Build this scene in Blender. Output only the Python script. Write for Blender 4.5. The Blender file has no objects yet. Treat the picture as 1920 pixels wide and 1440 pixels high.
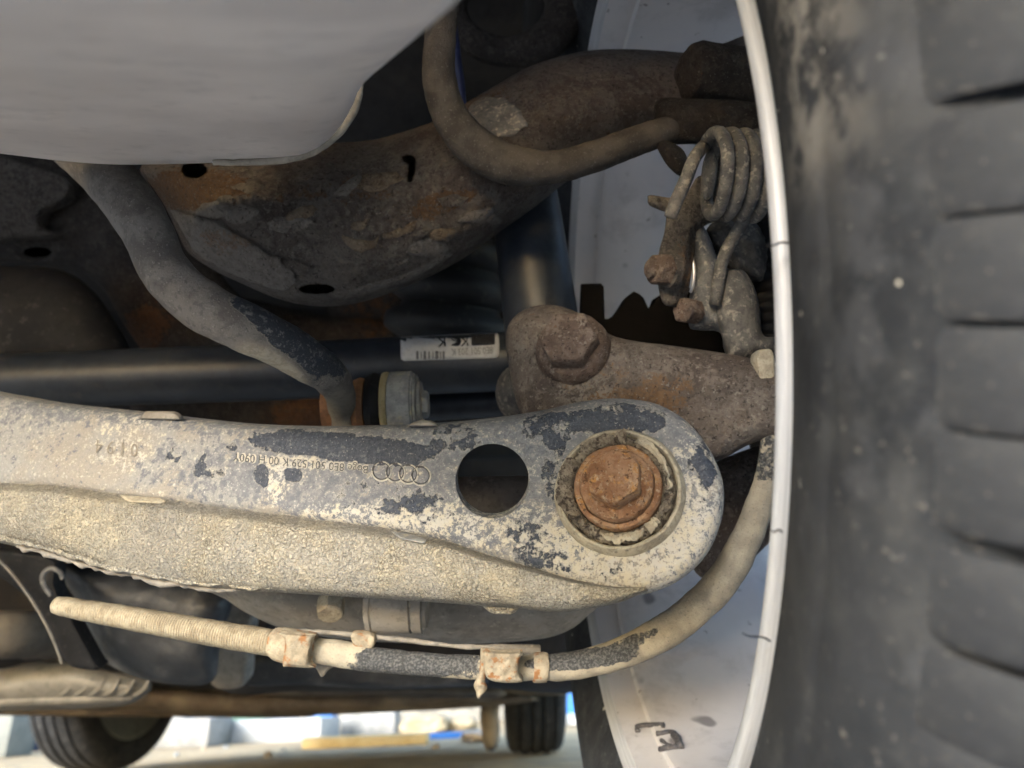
import bpy, bmesh, math, random
import numpy as np
from mathutils import Vector, Matrix, noise
from mathutils.geometry import delaunay_2d_cdt
from mathutils.bvhtree import BVHTree
random.seed(7); rng = np.random.default_rng(7)
sc = bpy.context.scene
COL = sc.collection
# ------------------------------------------------------------------ camera
H, PIT, YAW, ROLL, F = .14305, .41715, .04845, -.03854, 1387.0
WX, WY, WZ = .0766, .3642, .315           # rear wheel: inner flange plane x, axle y, axle z
FW = Vector((math.sin(YAW)*math.cos(PIT), math.cos(YAW)*math.cos(PIT), math.sin(PIT)))
_r = Vector((math.cos(YAW), -math.sin(YAW), 0)); _u = _r.cross(FW)
RT = _r*math.cos(ROLL)+_u*math.sin(ROLL); UP = _u*math.cos(ROLL)-_r*math.sin(ROLL)
CAM = Vector((0, 0, H))
cd = bpy.data.cameras.new('camera'); co = bpy.data.objects.new('camera', cd); COL.objects.link(co)
co.matrix_world = Matrix(((RT.x, UP.x, -FW.x, 0), (RT.y, UP.y, -FW.y, 0), (RT.z, UP.z, -FW.z, H), (0, 0, 0, 1)))
cd.sensor_width = 36; cd.lens = 36*F/1920; cd.clip_start = .005; cd.clip_end = 500
cd.dof.use_dof = True; cd.dof.focus_distance = .295; cd.dof.aperture_fstop = 10.5
sc.camera = co
# ------------------------------------------------------------------ light
SUN_EL, SUN_AZ = math.radians(17), math.radians(203)     # azimuth clockwise from +Y (car's nose)
w = bpy.data.worlds.new('World'); sc.world = w; w.use_nodes = True
nt = w.node_tree; bg = nt.nodes['Background']
sky = nt.nodes.new('ShaderNodeTexSky'); sky.sky_type = 'NISHITA'; sky.sun_disc = False
sky.dust_density = .7; sky.ozone_density = 1.0; sky.sun_elevation = SUN_EL; sky.sun_rotation = SUN_AZ
nt.links.new(sky.outputs[0], bg.inputs[0]); bg.inputs[1].default_value = .15
sd = bpy.data.lights.new('sun', 'SUN'); sd.energy = 1.5; sd.angle = math.radians(24); sd.color = (1, .995, .99)
so = bpy.data.objects.new('sun', sd); COL.objects.link(so); so.location = (0, -3, 4)
sv = Vector((math.sin(SUN_AZ)*math.cos(SUN_EL), math.cos(SUN_AZ)*math.cos(SUN_EL), math.sin(SUN_EL)))
so.rotation_euler = sv.to_track_quat('Z', 'Y').to_euler()
vs = sc.view_settings; vs.view_transform = 'Standard'; vs.look = 'None'; vs.gamma = 1; vs.use_curve_mapping = False
vs.exposure = 2.6
sc.cycles.max_bounces = 5; sc.cycles.diffuse_bounces = 4; sc.cycles.glossy_bounces = 2
sc.cycles.use_adaptive_sampling = True; sc.cycles.adaptive_threshold = .035
sc.cycles.use_denoising = True; sc.cycles.sample_clamp_indirect = 6; sc.cycles.caustics_reflective = False

# ------------------------------------------------------------------ helpers
def P(px, py, z): return CAM + FW*z + RT*((px-960)/F*z) + UP*((720-py)/F*z)
def ray(px, py): return (FW + RT*((px-960)/F) + UP*((720-py)/F))
def S(wpx, z): return wpx*z/F
def plane(anchor, n):
    n = Vector(n).normalized(); k = (anchor-CAM).dot(n)
    return lambda px, py: k/ray(px, py).dot(n)
def const(z): return lambda px, py: z

def link(o, parent=None):
    COL.objects.link(o)
    if parent is not None:
        o.parent = parent; o.matrix_parent_inverse = parent.matrix_basis.inverted()
    return o
def thing(name, label, cat, loc, group=None):
    o = bpy.data.objects.new(name, None); o.location = loc; o.empty_display_size = .01
    o['label'] = label; o['category'] = cat
    if group: o['group'] = group
    COL.objects.link(o); return o
def tag(o, label, cat, group=None):
    o['label'] = label; o['category'] = cat
    if group: o['group'] = group
    return o
def finish(name, bm, mat, parent=None, smooth=True, recalc=True, sharp=None):
    if recalc: bmesh.ops.recalc_face_normals(bm, faces=bm.faces)
    me = bpy.data.meshes.new(name); bm.to_mesh(me); bm.free()
    if smooth:
        me.polygons.foreach_set('use_smooth', [True]*len(me.polygons))
        if sharp: me.set_sharp_from_angle(angle=math.radians(sharp))
    me.materials.append(mat)
    o = bpy.data.objects.new(name, me)
    if parent is None:      # origin at the middle of the thing
        c = sum((v.co for v in me.vertices), Vector())/max(1, len(me.vertices))
        me.transform(Matrix.Translation(-c)); o.location = c
    return link(o, parent)
def catmull(pts, n, closed=False):
    pts = [np.array(p, float) for p in pts]; N = len(pts); out = []
    rng_ = N if closed else N-1
    for i in range(rng_):
        p1, p2 = pts[i], pts[(i+1) % N]
        p0 = pts[i-1] if (closed or i > 0) else 2*p1-p2
        p3 = pts[(i+2) % N] if (closed or i+2 < N) else 2*p2-p1
        for k in range(n):
            t = k/n
            out.append(.5*((2*p1)+(-p0+p2)*t+(2*p0-5*p1+4*p2-p3)*t*t+(-p0+3*p1-3*p2+p3)*t**3))
    if not closed: out.append(pts[-1])
    return np.array(out)
def resample(poly, s, closed=True):
    q = np.vstack([poly, poly[:1]]) if closed else poly
    L = np.r_[0, np.cumsum(np.hypot(*np.diff(q[:, :2], axis=0).T))]
    n = max(4, int(round(L[-1]/s)))
    t = np.linspace(0, L[-1], n+1)
    if closed: t = t[:-1]
    return np.stack([np.interp(t, L, q[:, k]) for k in range(q.shape[1])], -1)
def dist(pts, poly):
    a = poly; b = np.roll(poly, -1, 0); d = b-a; L = (d**2).sum(1)+1e-12
    best = np.full(len(pts), 1e9)
    for k in range(0, len(pts), 2000):
        q = pts[k:k+2000, None, :]
        t = np.clip(((q-a)*d).sum(2)/L, 0, 1)
        best[k:k+2000] = np.sqrt((((a+t[..., None]*d)-q)**2).sum(2)).min(1)
    return best
def inside(pts, poly):
    x, y = pts[:, 0], pts[:, 1]; r = np.zeros(len(pts), bool); n = len(poly); j = n-1
    for i in range(n):
        xi, yi = poly[i]; xj, yj = poly[j]
        c = ((yi > y) != (yj > y)) & (x < (xj-xi)*(y-yi)/((yj-yi) if yj != yi else 1e-9)+xi)
        r ^= c; j = i
    return r
def ell(cx, cy, a, b=None, n=40, rot=0, jag=0):
    b = a if b is None else b; o = []
    for i in range(n):
        t = 2*math.pi*i/n; k = 1+jag*random.uniform(-1, 1)
        x, y = a*k*math.cos(t), b*k*math.sin(t)
        o.append((cx+x*math.cos(rot)-y*math.sin(rot), cy+x*math.sin(rot)+y*math.cos(rot)))
    return o
def fbm(v, scale, octv=4): return noise.fractal(v*scale, 1.0, 2.0, octv)

def sheet(name, outline, zfn, mat, parent=None, s=10, kind='plate', lip=8, lipd=None, thick=.004, bulge=.01, back=.01,
          D=60, holes=(), attrs=None, smooth=True, rough=None, sharp=55, bvh=None, off=.0006, tdir=None, want_bvh=False):
    """A solid whose outline is given as view points at depths zfn. 'plate' = rounded sheet metal of given thickness,
    'pillow' = casting bulging both ways, 'skin' = thin layer lying on another surface (bvh)."""
    ol = np.array(outline, float)
    out = resample(catmull(ol, 8, True), s) if smooth else resample(ol, s)
    hs = [resample(catmull(np.array(h, float), 4, True), s*.7) for h in holes]
    pts = [out]; edges = []
    n = len(out); edges += [(i, (i+1) % n) for i in range(n)]; base = n
    for h in hs:
        m = len(h); pts.append(h); edges += [(base+i, base+(i+1) % m) for i in range(m)]; base += m
    tan = np.roll(out, -1, 0)-np.roll(out, 1, 0); tan /= np.linalg.norm(tan, axis=1)[:, None]+1e-9
    nor = np.stack([-tan[:, 1], tan[:, 0]], -1)
    if not inside(out[:1]+nor[:1]*.8, out)[0]: nor = -nor
    ins = {'plate': (.15, .45, 1.0), 'pillow': (.06, .2, .42, .7), 'skin': ()}[kind]
    width = lip if kind == 'plate' else D
    allb = np.vstack(pts)
    last = 0
    for k in ins:
        q = out+nor*(k*width)
        ok = inside(q, out) & (dist(q, out) > k*width*.93)
        for h in hs: ok &= ~inside(q, h) & (dist(q, h) > s*.35)
        if k*width-last < s*.22: continue
        q = q[ok]; pts.append(q); last = k*width
    x0, y0 = out.min(0); x1, y1 = out.max(0)
    gx, gy = np.meshgrid(np.arange(x0, x1, s), np.arange(y0, y1, s*.87))
    gx = gx+(np.arange(gx.shape[0]) % 2)[:, None]*s*.5
    g = np.stack([gx.ravel(), gy.ravel()], -1)+rng.uniform(-.12, .12, (gx.size, 2))*s
    ok = inside(g, out); g = g[ok]
    dd = dist(g, out); g = g[dd > max(s*.6, (last+s*.5) if kind != 'pillow' else s*.6)]
    if len(ins) and kind == 'pillow' and len(g):
        rp = np.vstack(pts[1+len(hs):]) if len(pts) > 1+len(hs) else None
        if rp is not None and len(rp):
            keep = np.ones(len(g), bool)
            for k in range(0, len(g), 1000):
                keep[k:k+1000] = np.sqrt(((g[k:k+1000, None]-rp)**2).sum(2)).min(1) > s*.5
            g = g[keep]
    for h in hs: g = g[dist(g, h) > s*.55]
    pts.append(g)
    V = np.vstack(pts)
    r = delaunay_2d_cdt([Vector(p) for p in V], edges, [], 0, 1e-5)
    V = np.array([(p[0], p[1]) for p in r[0]]); T = [f for f in r[2]]
    cen = np.array([V[list(f)].mean(0) for f in T])
    inn = inside(cen, out)
    hol = np.zeros(len(T), bool)
    for h in hs: hol |= inside(cen, h)
    d = dist(V, out)
    prof = np.sqrt(np.clip(1-(1-np.clip(d/width, 0, 1))**2, 0, 1)) if kind != 'skin' else np.ones(len(V))
    if lipd is None: lipd = S(lip, .3)
    bm = bmesh.new(); fr = []; bk = []
    lay = {k: bm.verts.layers.float.new(k) for k in (attrs or {})}
    for i, (x, y) in enumerate(V):
        z = zfn(x, y) if bvh is None else None
        if bvh is not None:
            hit = bvh.ray_cast(CAM, ray(x, y))
            if hit[0] is None:
                zz = zfn(x, y) if zfn else .3; p = P(x, y, zz)
            else: p = hit[0]+hit[1]*0
            e = min(1, d[i]/max(1e-6, s*1.2))
            dirn = (CAM-p).normalized()
            pf = p+dirn*(off+ (off*.8*fbm(p, 300) if e > .5 else 0))
            if rough and e > .3: pf = pf+dirn*abs(rough[0]*fbm(p, rough[1]))
        elif kind == 'plate':
            pf = P(x, y, z+lipd*(1-prof[i]))
        elif kind == 'pillow':
            pf = P(x, y, z-bulge*prof[i])
        else: pf = P(x, y, z)
        if rough and bvh is None:
            a = rough[0]*fbm(pf, rough[1], 5)*(prof[i] if kind != 'skin' else 1)
            pf = pf+(CAM-pf).normalized()*a
        v = bm.verts.new(pf); fr.append(v)
        for k, fn in (attrs or {}).items(): v[lay[k]] = fn(x, y)
        if kind == 'plate': b = bm.verts.new(pf+(tdir if tdir else FW)*(thick+lipd*prof[i]*0))
        elif kind == 'skin': b = bm.verts.new(pf+ray(x, y).normalized()*thick)
        else: b = v if d[i] < 1e-3 else bm.verts.new(P(x, y, z+back*prof[i]))
        bk.append(b)
        if b is not v:
            for k, fn in (attrs or {}).items(): b[lay[k]] = fn(x, y)
    cnt = {}
    for f, a, h in zip(T, inn, hol):
        if not a: continue
        if not h:
            try: bm.faces.new([fr[i] for i in f])
            except ValueError: pass
            for i in range(len(f)):
                e = (f[i], f[(i+1) % len(f)]); kk = tuple(sorted(e)); cnt.setdefault(kk, []).append(e)
        if not (kind != 'pillow' and h):
            q = [bk[i] for i in reversed(f)]
            if len(set(q)) == len(q):
                try: bm.faces.new(q)
                except ValueError: pass
    inner = {}
    for kk, es in cnt.items():
        if len(es) != 1: continue
        a, b = es[0]
        if kind != 'pillow':
            try: bm.faces.new((fr[b], fr[a], bk[a], bk[b]))
            except ValueError: pass
        elif d[a] > 1e-3 and d[b] > 1e-3:
            for q in (a, b):
                if q not in inner:
                    inner[q] = bm.verts.new(fr[q].co+ray(*V[q]).normalized()*.004)
            try: bm.faces.new((fr[b], fr[a], inner[a], inner[b]))
            except ValueError: pass
    loose = [v for v in bm.verts if not v.link_faces]
    bmesh.ops.delete(bm, geom=loose, context='VERTS')
    tree = BVHTree.FromBMesh(bm) if want_bvh else None
    o = finish(name, bm, mat, parent, True, kind != 'pillow' or not holes, sharp if kind == 'plate' else None)
    return (o, tree) if want_bvh else o

def sweep(bm, path, rad, segs=20, closed=False, caps=True, lay=None, vals=None, flat=None):
    n = len(path); rings = []
    t0 = (path[1]-path[0]).normalized()
    nrm = t0.orthogonal().normalized(); pt = t0
    for i in range(n):
        t = (path[min(i+1, n-1)]-path[max(i-1, 0)]).normalized()
        nrm = (nrm - t*nrm.dot(t)).normalized(); bn = t.cross(nrm)
        ring = []
        for k in range(segs):
            a = 2*math.pi*k/segs
            v = bm.verts.new(path[i]+(nrm*math.cos(a)+bn*math.sin(a))*rad[i])
            if lay is not None: v[lay] = vals[i]
            ring.append(v)
        rings.append(ring)
    for i in range(n-1):
        for k in range(segs):
            bm.faces.new((rings[i][k], rings[i][(k+1) % segs], rings[i+1][(k+1) % segs], rings[i+1][k]))
    if caps:
        bm.faces.new(rings[0]); bm.faces.new(rings[-1])
    return rings
def tube(name, pts, mat, parent=None, segs=22, sub=8, ribs=None, rough=None, attr=None, want_bvh=False, sharp=None):
    """pts: (px, py, depth, width in view units) -> smooth tapered tube"""
    c = catmull(pts, sub); path = [P(x, y, z) for x, y, z, _ in c]; rad = [S(wd, z)/2 for x, y, z, wd in c]
    if ribs:
        pitch, amp = ribs
        L = [0]
        for a, b in zip(path, path[1:]): L.append(L[-1]+(b-a).length)
        m = int(L[-1]/pitch*6); tt = np.linspace(0, L[-1], m)
        xs = [np.interp(tt, L, [p[k] for p in path]) for k in range(3)]; rr = np.interp(tt, L, rad)
        path = [Vector(p) for p in zip(*xs)]
        rad = [r*(1-amp*(.5+.5*math.cos(2*math.pi*t/pitch))**2) for r, t in zip(rr, tt)]
    bm = bmesh.new()
    rings = sweep(bm, path, rad, segs)
    if rough:
        for ring, p in zip(rings, path):
            for v in ring: v.co += (v.co-p).normalized()*rough[0]*fbm(v.co, rough[1], 4)
    if attr:
        k, fn = attr; lay = bm.verts.layers.float.new(k)
        for v in bm.verts:
            q = v.co-CAM; z = q.dot(FW); v[lay] = fn(960+F*q.dot(RT)/z, 720-F*q.dot(UP)/z)
    t = BVHTree.FromBMesh(bm) if want_bvh else None
    o = finish(name, bm, mat, parent, sharp=sharp or 70)
    return (o, t) if want_bvh else o
def lathe(name, c, axis, prof, mat, parent=None, segs=64, sharp=35, jag=None, wob=None, closed=True):
    axis = Vector(axis).normalized(); u = axis.orthogonal().normalized(); v = axis.cross(u)
    bm = bmesh.new(); rings = []
    for j, (a, r) in enumerate(prof):
        ring = []
        for k in range(segs):
            t = 2*math.pi*k/segs; rr, aa = r, a
            d = u*math.cos(t)+v*math.sin(t)
            if wob:
                p = c+axis*a+d*r; rr += wob[0]*fbm(p, wob[1], 4); aa += wob[0]*fbm(p+Vector((9, 3, 1)), wob[1], 4)
            ring.append(bm.verts.new(c+axis*aa+d*max(rr, 1e-5)))
        rings.append(ring)
    for j in range(len(prof)-1):
        for k in range(segs):
            bm.faces.new((rings[j][k], rings[j][(k+1) % segs], rings[j+1][(k+1) % segs], rings[j+1][k]))
    if closed:
        bm.faces.new(rings[0]); bm.faces.new(rings[-1])
    return finish(name, bm, mat, parent, sharp=sharp)
def hexhead(name, c, axis, R, h, mat, parent=None, rot=0, wob=.0003, cham=.82):
    axis = Vector(axis).normalized()
    u = (UP-axis*UP.dot(axis)).normalized(); v = axis.cross(u)
    bm = bmesh.new(); rings = []; N = 48
    for a, q in ((0, 0), (h*.25, 0), (h*.72, 0), (h*.92, .45), (h, 1)):
        ring = []
        for k in range(N):
            t = 2*math.pi*k/N
            m = (t-rot) % (math.pi/3)-math.pi/6
            hx = R*math.cos(math.pi/6)/math.cos(m); rr = hx if q == 0 else min(hx, R*(1-(1-cham)*q))*(1-.05*q)
            p = c+axis*a+(u*math.cos(t)+v*math.sin(t))*rr
            p += (u*math.cos(t)+v*math.sin(t))*wob*fbm(p, 260, 3)+axis*wob*fbm(p, 330, 3)
            ring.append(bm.verts.new(p))
        rings.append(ring)
    for j in range(len(rings)-1):
        for k in range(N):
            bm.faces.new((rings[j][k], rings[j][(k+1) % N], rings[j+1][(k+1) % N], rings[j+1][k]))
    bm.faces.new(rings[-1]); bm.faces.new(rings[0])
    return finish(name, bm, mat, parent, sharp=24)
def box(name, cx, cy, cz, sx, sy, sz, mat, parent=None, bev=.01, rz=0, seg=2):
    bm = bmesh.new(); bmesh.ops.create_cube(bm, size=1)
    bmesh.ops.scale(bm, vec=(sx, sy, sz), verts=bm.verts)
    if bev: bmesh.ops.bevel(bm, geom=bm.edges[:], offset=bev, segments=seg, affect='EDGES', profile=.6)
    bmesh.ops.rotate(bm, cent=(0, 0, 0), matrix=Matrix.Rotation(rz, 3, 'Z'), verts=bm.verts)
    bmesh.ops.translate(bm, vec=(cx, cy, cz), verts=bm.verts)
    return finish(name, bm, mat, parent, sharp=40)

# ------------------------------------------------------------------ materials
class M:
    def __init__(s, name, rough=.7, metal=0, spec=.4):
        s.m = bpy.data.materials.new(name); s.m.use_nodes = True; s.t = s.m.node_tree
        s.b = s.t.nodes['Principled BSDF']
        s.b.inputs['Roughness'].default_value = rough; s.b.inputs['Metallic'].default_value = metal
        s.b.inputs['Specular IOR Level'].default_value = spec
        s.co = s.t.nodes.new('ShaderNodeTexCoord').outputs['Object']; s.nrm = None
    def n(s, ty, **kw):
        nd = s.t.nodes.new(ty)
        for k, v in kw.items(): setattr(nd, k, v)
        return nd
    def put(s, sock, v):
        if isinstance(v, (int, float)): sock.default_value = v
        elif isinstance(v, tuple): sock.default_value = v+(1,) if len(v) == 3 and sock.type == 'RGBA' else v
        else: s.t.links.new(v, sock)
    def noise(s, scale, detail=4, rough=.55, dist=0, vec=None):
        nd = s.n('ShaderNodeTexNoise'); s.t.links.new(vec or s.co, nd.inputs['Vector'])
        nd.inputs['Scale'].default_value = scale; nd.inputs['Detail'].default_value = detail
        nd.inputs['Roughness'].default_value = rough; nd.inputs['Distortion'].default_value = dist
        return nd.outputs['Fac']
    def warp(s, scale, amt):
        nd = s.n('ShaderNodeTexNoise'); s.t.links.new(s.co, nd.inputs['Vector']); nd.inputs['Scale'].default_value = scale
        nd.inputs['Detail'].default_value = 3
        m = s.n('ShaderNodeVectorMath', operation='MULTIPLY_ADD'); s.t.links.new(nd.outputs['Color'], m.inputs[0])
        m.inputs[1].default_value = (amt,)*3; s.t.links.new(s.co, m.inputs[2]); return m.outputs[0]
    def vor(s, scale, feature='F1', vec=None, out='Distance', rnd=1):
        nd = s.n('ShaderNodeTexVoronoi', feature=feature); s.t.links.new(vec or s.co, nd.inputs['Vector'])
        nd.inputs['Scale'].default_value = scale; nd.inputs['Randomness'].default_value = rnd
        return nd.outputs[out]
    def attr(s, name):
        nd = s.n('ShaderNodeAttribute'); nd.attribute_name = name; return nd.outputs['Fac']
    def math(s, op, a, b=0.0, clamp=False):
        nd = s.n('ShaderNodeMath', operation=op, use_clamp=clamp); s.put(nd.inputs[0], a); s.put(nd.inputs[1], b); return nd.outputs[0]
    def step(s, v, lo, hi):
        nd = s.n('ShaderNodeMapRange', interpolation_type='SMOOTHSTEP'); s.put(nd.inputs[0], v)
        s.put(nd.inputs[1], lo); s.put(nd.inputs[2], hi); return nd.outputs[0]
    def mix(s, f, a, b):
        nd = s.n('ShaderNodeMix', data_type='RGBA'); s.put(nd.inputs[0], f); s.put(nd.inputs[6], a); s.put(nd.inputs[7], b); return nd.outputs[2]
    def bump(s, h, strength=.5, d=.001):
        nd = s.n('ShaderNodeBump'); nd.inputs['Strength'].default_value = strength; nd.inputs['Distance'].default_value = d
        s.put(nd.inputs['Height'], h)
        if s.nrm is not None: s.t.links.new(s.nrm, nd.inputs['Normal'])
        s.nrm = nd.outputs[0]; s.t.links.new(s.nrm, s.b.inputs['Normal']); return s
    def col(s, c): s.put(s.b.inputs['Base Color'], c); return s
    def rgh(s, c): s.put(s.b.inputs['Roughness'], c); return s

def m_simple(name, a, b, scale=60, rough=.7, bump=.3, bd=.0006, bscale=None, metal=0, lo=.35, hi=.65, c=None, cs=300, clo=.55, chi=.7, spec=.4):
    m = M(name, rough, metal, spec); k = m.mix(m.step(m.noise(scale, 8, .7, vec=m.warp(scale*1.5, .5/scale)), lo+.05, hi-.05), a, b)
    k = m.mix(m.math('MULTIPLY', m.step(m.noise(scale*5, 6, .7), .55, .62), .35), k, m.mix(.6, a, (.008, .008, .008)))
    if c: k = m.mix(m.step(m.noise(cs, 5, .6, vec=m.warp(cs*.4, .3/cs)), clo, chi), k, c)
    m.col(k); m.bump(m.noise(bscale or scale*4, 5, .6), bump, bd); return m.m

def m_armpaint():
    m = M('dusty_chassis_paint', .75)
    wv = m.warp(220, .003); wv2 = m.warp(520, .0012)
    big = m.noise(45, 3, .5); mid = m.noise(150, 9, .72, vec=wv); mid2 = m.noise(310, 8, .74, vec=wv2); fine = m.noise(760, 6, .72); sp = m.noise(1250, 3, .6)
    wear = m.attr('wear'); tan_ = m.attr('tan'); thin_ = m.attr('thin')
    c = m.mix(m.step(fine, .36, .64), (.036, .045, .066), (.080, .093, .122))                      # old blue-black paint
    c = m.mix(m.math('MULTIPLY', m.step(mid2, .56, .60), .55), c, (.21, .215, .225))
    k1 = m.math('SUBTRACT', m.math('ADD', m.math('MULTIPLY', mid, .7), m.math('MULTIPLY', mid2, .3)), m.math('MULTIPLY', wear, .55))
    mask = m.step(k1, .225, .245)                                                                 # dust film present
    film = m.mix(m.step(mid2, .38, .62), (.17, .18, .205), (.27, .275, .285))
    c = m.mix(mask, c, film)
    k2 = m.math('SUBTRACT', m.math('ADD', m.math('MULTIPLY', mid2, .6), m.math('MULTIPLY', mid, .4)), m.math('MULTIPLY', thin_, .155))
    grey = m.mix(m.step(big, .4, .62), (.355, .355, .35), (.375, .345, .305))
    grey = m.mix(m.step(fine, .42, .66), m.mix(.35, grey, (.22, .21, .20)), grey)
    c = m.mix(m.math('MULTIPLY', mask, m.step(k2, .395, .425)), c, grey)
    k3 = m.math('ADD', m.math('ADD', m.math('MULTIPLY', mid2, .55), m.math('MULTIPLY', fine, .45)), m.math('MULTIPLY', tan_, .11))
    c = m.mix(m.math('MULTIPLY', mask, m.step(k3, .555, .60)), c, m.mix(m.step(mid, .4, .6), (.55, .535, .50), (.58, .535, .43)))
    edge = m.math('MULTIPLY', m.step(k1, .225, .245), m.math('SUBTRACT', 1.0, m.step(k1, .255, .285)))
    c = m.mix(m.math('MULTIPLY', edge, .55), c, (.52, .50, .465))
    c = m.mix(m.math('MULTIPLY', m.step(sp, .655, .69), .85), c, (.64, .62, .575))
    c = m.mix(m.math('MULTIPLY', m.step(m.noise(900, 4, .65), .635, .675), .65), c, (.055, .055, .06))
    m.col(c); m.rgh(m.mix(mask, (.5,)*3, (.9,)*3))
    m.bump(fine, .6, .0009); m.bump(mask, .8, .0008); m.bump(mid2, .5, .0016)
    return m.m
def m_guard():
    m = M('sand_crusted_plastic', .92, spec=.2)
    wv = m.warp(500, .0016)
    cell = m.vor(560, 'DISTANCE_TO_EDGE', vec=wv); n1 = m.noise(430, 5, .66, dist=1.0); n2 = m.noise(40, 5, .55); n3 = m.noise(1300, 4, .65); n4 = m.noise(150, 6, .65)
    a = m.attr('grime_tone')
    c = m.mix(m.step(n2, .38, .62), (.62, .585, .51), (.71, .63, .475))
    c = m.mix(m.step(n4, .40, .64), m.mix(.45, c, (.36, .335, .29)), c)
    c = m.mix(m.step(n1, .36, .60), m.mix(.45, c, (.27, .24, .19)), c)
    c = m.mix(m.math('MULTIPLY', m.step(n3, .54, .62), .7), c, (.80, .75, .62))
    c = m.mix(m.math('MULTIPLY', m.math('SUBTRACT', 1.0, m.step(cell, .02, .11)), m.math('ADD', .25, m.math('MULTIPLY', m.step(m.noise(26, 4, .6), .42, .62), .6))), c, (.235, .205, .16))  # crack lines darkened in colour for crevice shade as well as dirt
    c = m.mix(m.math('MULTIPLY', m.step(m.noise(20, 5, .62, vec=m.warp(30, .02)), .52, .62), .5), c, (.50, .475, .43))
    c = m.mix(m.math('MULTIPLY', a, m.step(m.noise(260, 6, .68), .28, .62)), c, (.205, .20, .195))
    m.col(c)
    m.bump(m.step(cell, 0, .35), 1.0, .0012); m.bump(n1, 1.0, .0026); m.bump(n2, .4, .005)
    return m.m
def m_rust(name, base, dark, orange, pale, bumpk=1.0, po=.0):
    m = M(name, .85, spec=.25); wv = m.warp(110, .005); wv2 = m.warp(400, .0015)
    big = m.noise(34, 6, .62, vec=wv); mid = m.noise(130, 9, .74, vec=wv); mid2 = m.noise(290, 8, .74, vec=wv2); fine = m.noise(640, 6, .72)
    ra = m.attr('rust'); ga = m.attr('grime_tone')
    c = m.mix(m.step(big, .42, .58), base, dark)
    c = m.mix(m.math('MULTIPLY', m.step(mid, .50, .58), .8), c, m.mix(.45, base, pale))
    c = m.mix(m.math('MULTIPLY', m.step(mid2, .54, .60), .75), c, dark)
    ro = m.step(m.math('ADD', m.math('ADD', m.math('MULTIPLY', mid, .6), m.math('MULTIPLY', mid2, .4)), m.math('MULTIPLY', ra, .26)), .605-po, .66-po)
    c = m.mix(m.math('MULTIPLY', ro, .85), c, m.mix(m.step(fine, .42, .60), orange, m.mix(.55, orange, dark)))
    c = m.mix(m.math('MULTIPLY', ga, m.step(m.math('ADD', fine, mid2), .92, 1.06)), c, pale)
    c = m.mix(m.math('MULTIPLY', m.step(m.noise(360, 5, .66, vec=wv2), .60, .65), .8), c, pale)
    c = m.mix(m.math('MULTIPLY', m.step(m.noise(520, 5, .66), .585, .63), .8), c, m.mix(.35, (.012, .010, .009), dark))
    c = m.mix(m.math('MULTIPLY', m.step(m.noise(1100, 3, .6), .66, .70), .7), c, m.mix(.4, pale, (.6, .55, .48)))
    m.col(c); m.bump(mid, .8*bumpk, .0035); m.bump(fine, 1.0*bumpk, .0016); m.bump(m.vor(240, 'F1', vec=wv), .35*bumpk, .0025)
    return m.m
def m_bar():
    m = M('dust_caked_bar', .6); wv = m.warp(150, .004)
    mid = m.noise(120, 9, .74, vec=wv); mid2 = m.noise(330, 8, .74); fine = m.noise(760, 5, .7); wear = m.attr('wear')
    k = m.math('SUBTRACT', m.math('ADD', m.math('MULTIPLY', mid, .75), m.math('MULTIPLY', mid2, .25)), m.math('MULTIPLY', wear, .5)); mask = m.step(k, .225, .245)
    d = m.mix(m.step(m.noise(45, 6, .65, vec=wv), .42, .58), (.115, .106, .10), (.185, .172, .16))
    d = m.mix(m.math('MULTIPLY', m.step(mid2, .52, .60), .6), d, (.095, .09, .088))
    d = m.mix(m.attr('tan'), d, m.mix(m.step(mid2, .42, .58), (.30, .265, .205), (.40, .36, .285)))
    d = m.mix(m.math('MULTIPLY', m.step(fine, .60, .65), .6), d, (.35, .335, .31))
    b = m.mix(m.step(mid2, .55, .60), (.022, .028, .040), (.15, .15, .15))
    b = m.mix(m.math('MULTIPLY', m.step(fine, .62, .66), .7), b, (.30, .29, .27))
    edge = m.math('MULTIPLY', m.step(k, .225, .245), m.math('SUBTRACT', 1.0, m.step(k, .25, .29)))
    c = m.mix(mask, b, d); c = m.mix(m.math('MULTIPLY', edge, .5), c, (.34, .315, .27))
    m.col(c); m.rgh(m.mix(mask, (.45,)*3, (.9,)*3))
    m.bump(mask, 1.0, .0010); m.bump(fine, .7, .0009); m.bump(mid2, .5, .0018); return m.m
def m_hose(name='dusty_rubber_hose', ca=(.30, .27, .215), cb=(.42, .375, .29)):
    m = M(name, .85, spec=.25); n1 = m.noise(240, 6, .66, vec=m.warp(200, .003)); fine = m.noise(900, 4, .6); wear = m.attr('wear')
    k = m.step(m.math('SUBTRACT', m.math('ADD', n1, wear), .5), .44, .56)
    d = m.mix(m.step(m.noise(90, 4, .6), .35, .65), ca, cb)
    d = m.mix(m.math('MULTIPLY', m.step(fine, .58, .7), .6), d, (.15, .145, .135))
    b = m.mix(m.step(fine, .4, .7), (.045, .047, .05), (.15, .15, .148))
    m.col(m.mix(k, d, b)); m.bump(fine, .5, .0006); m.bump(n1, .4, .0015); return m.m
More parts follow.
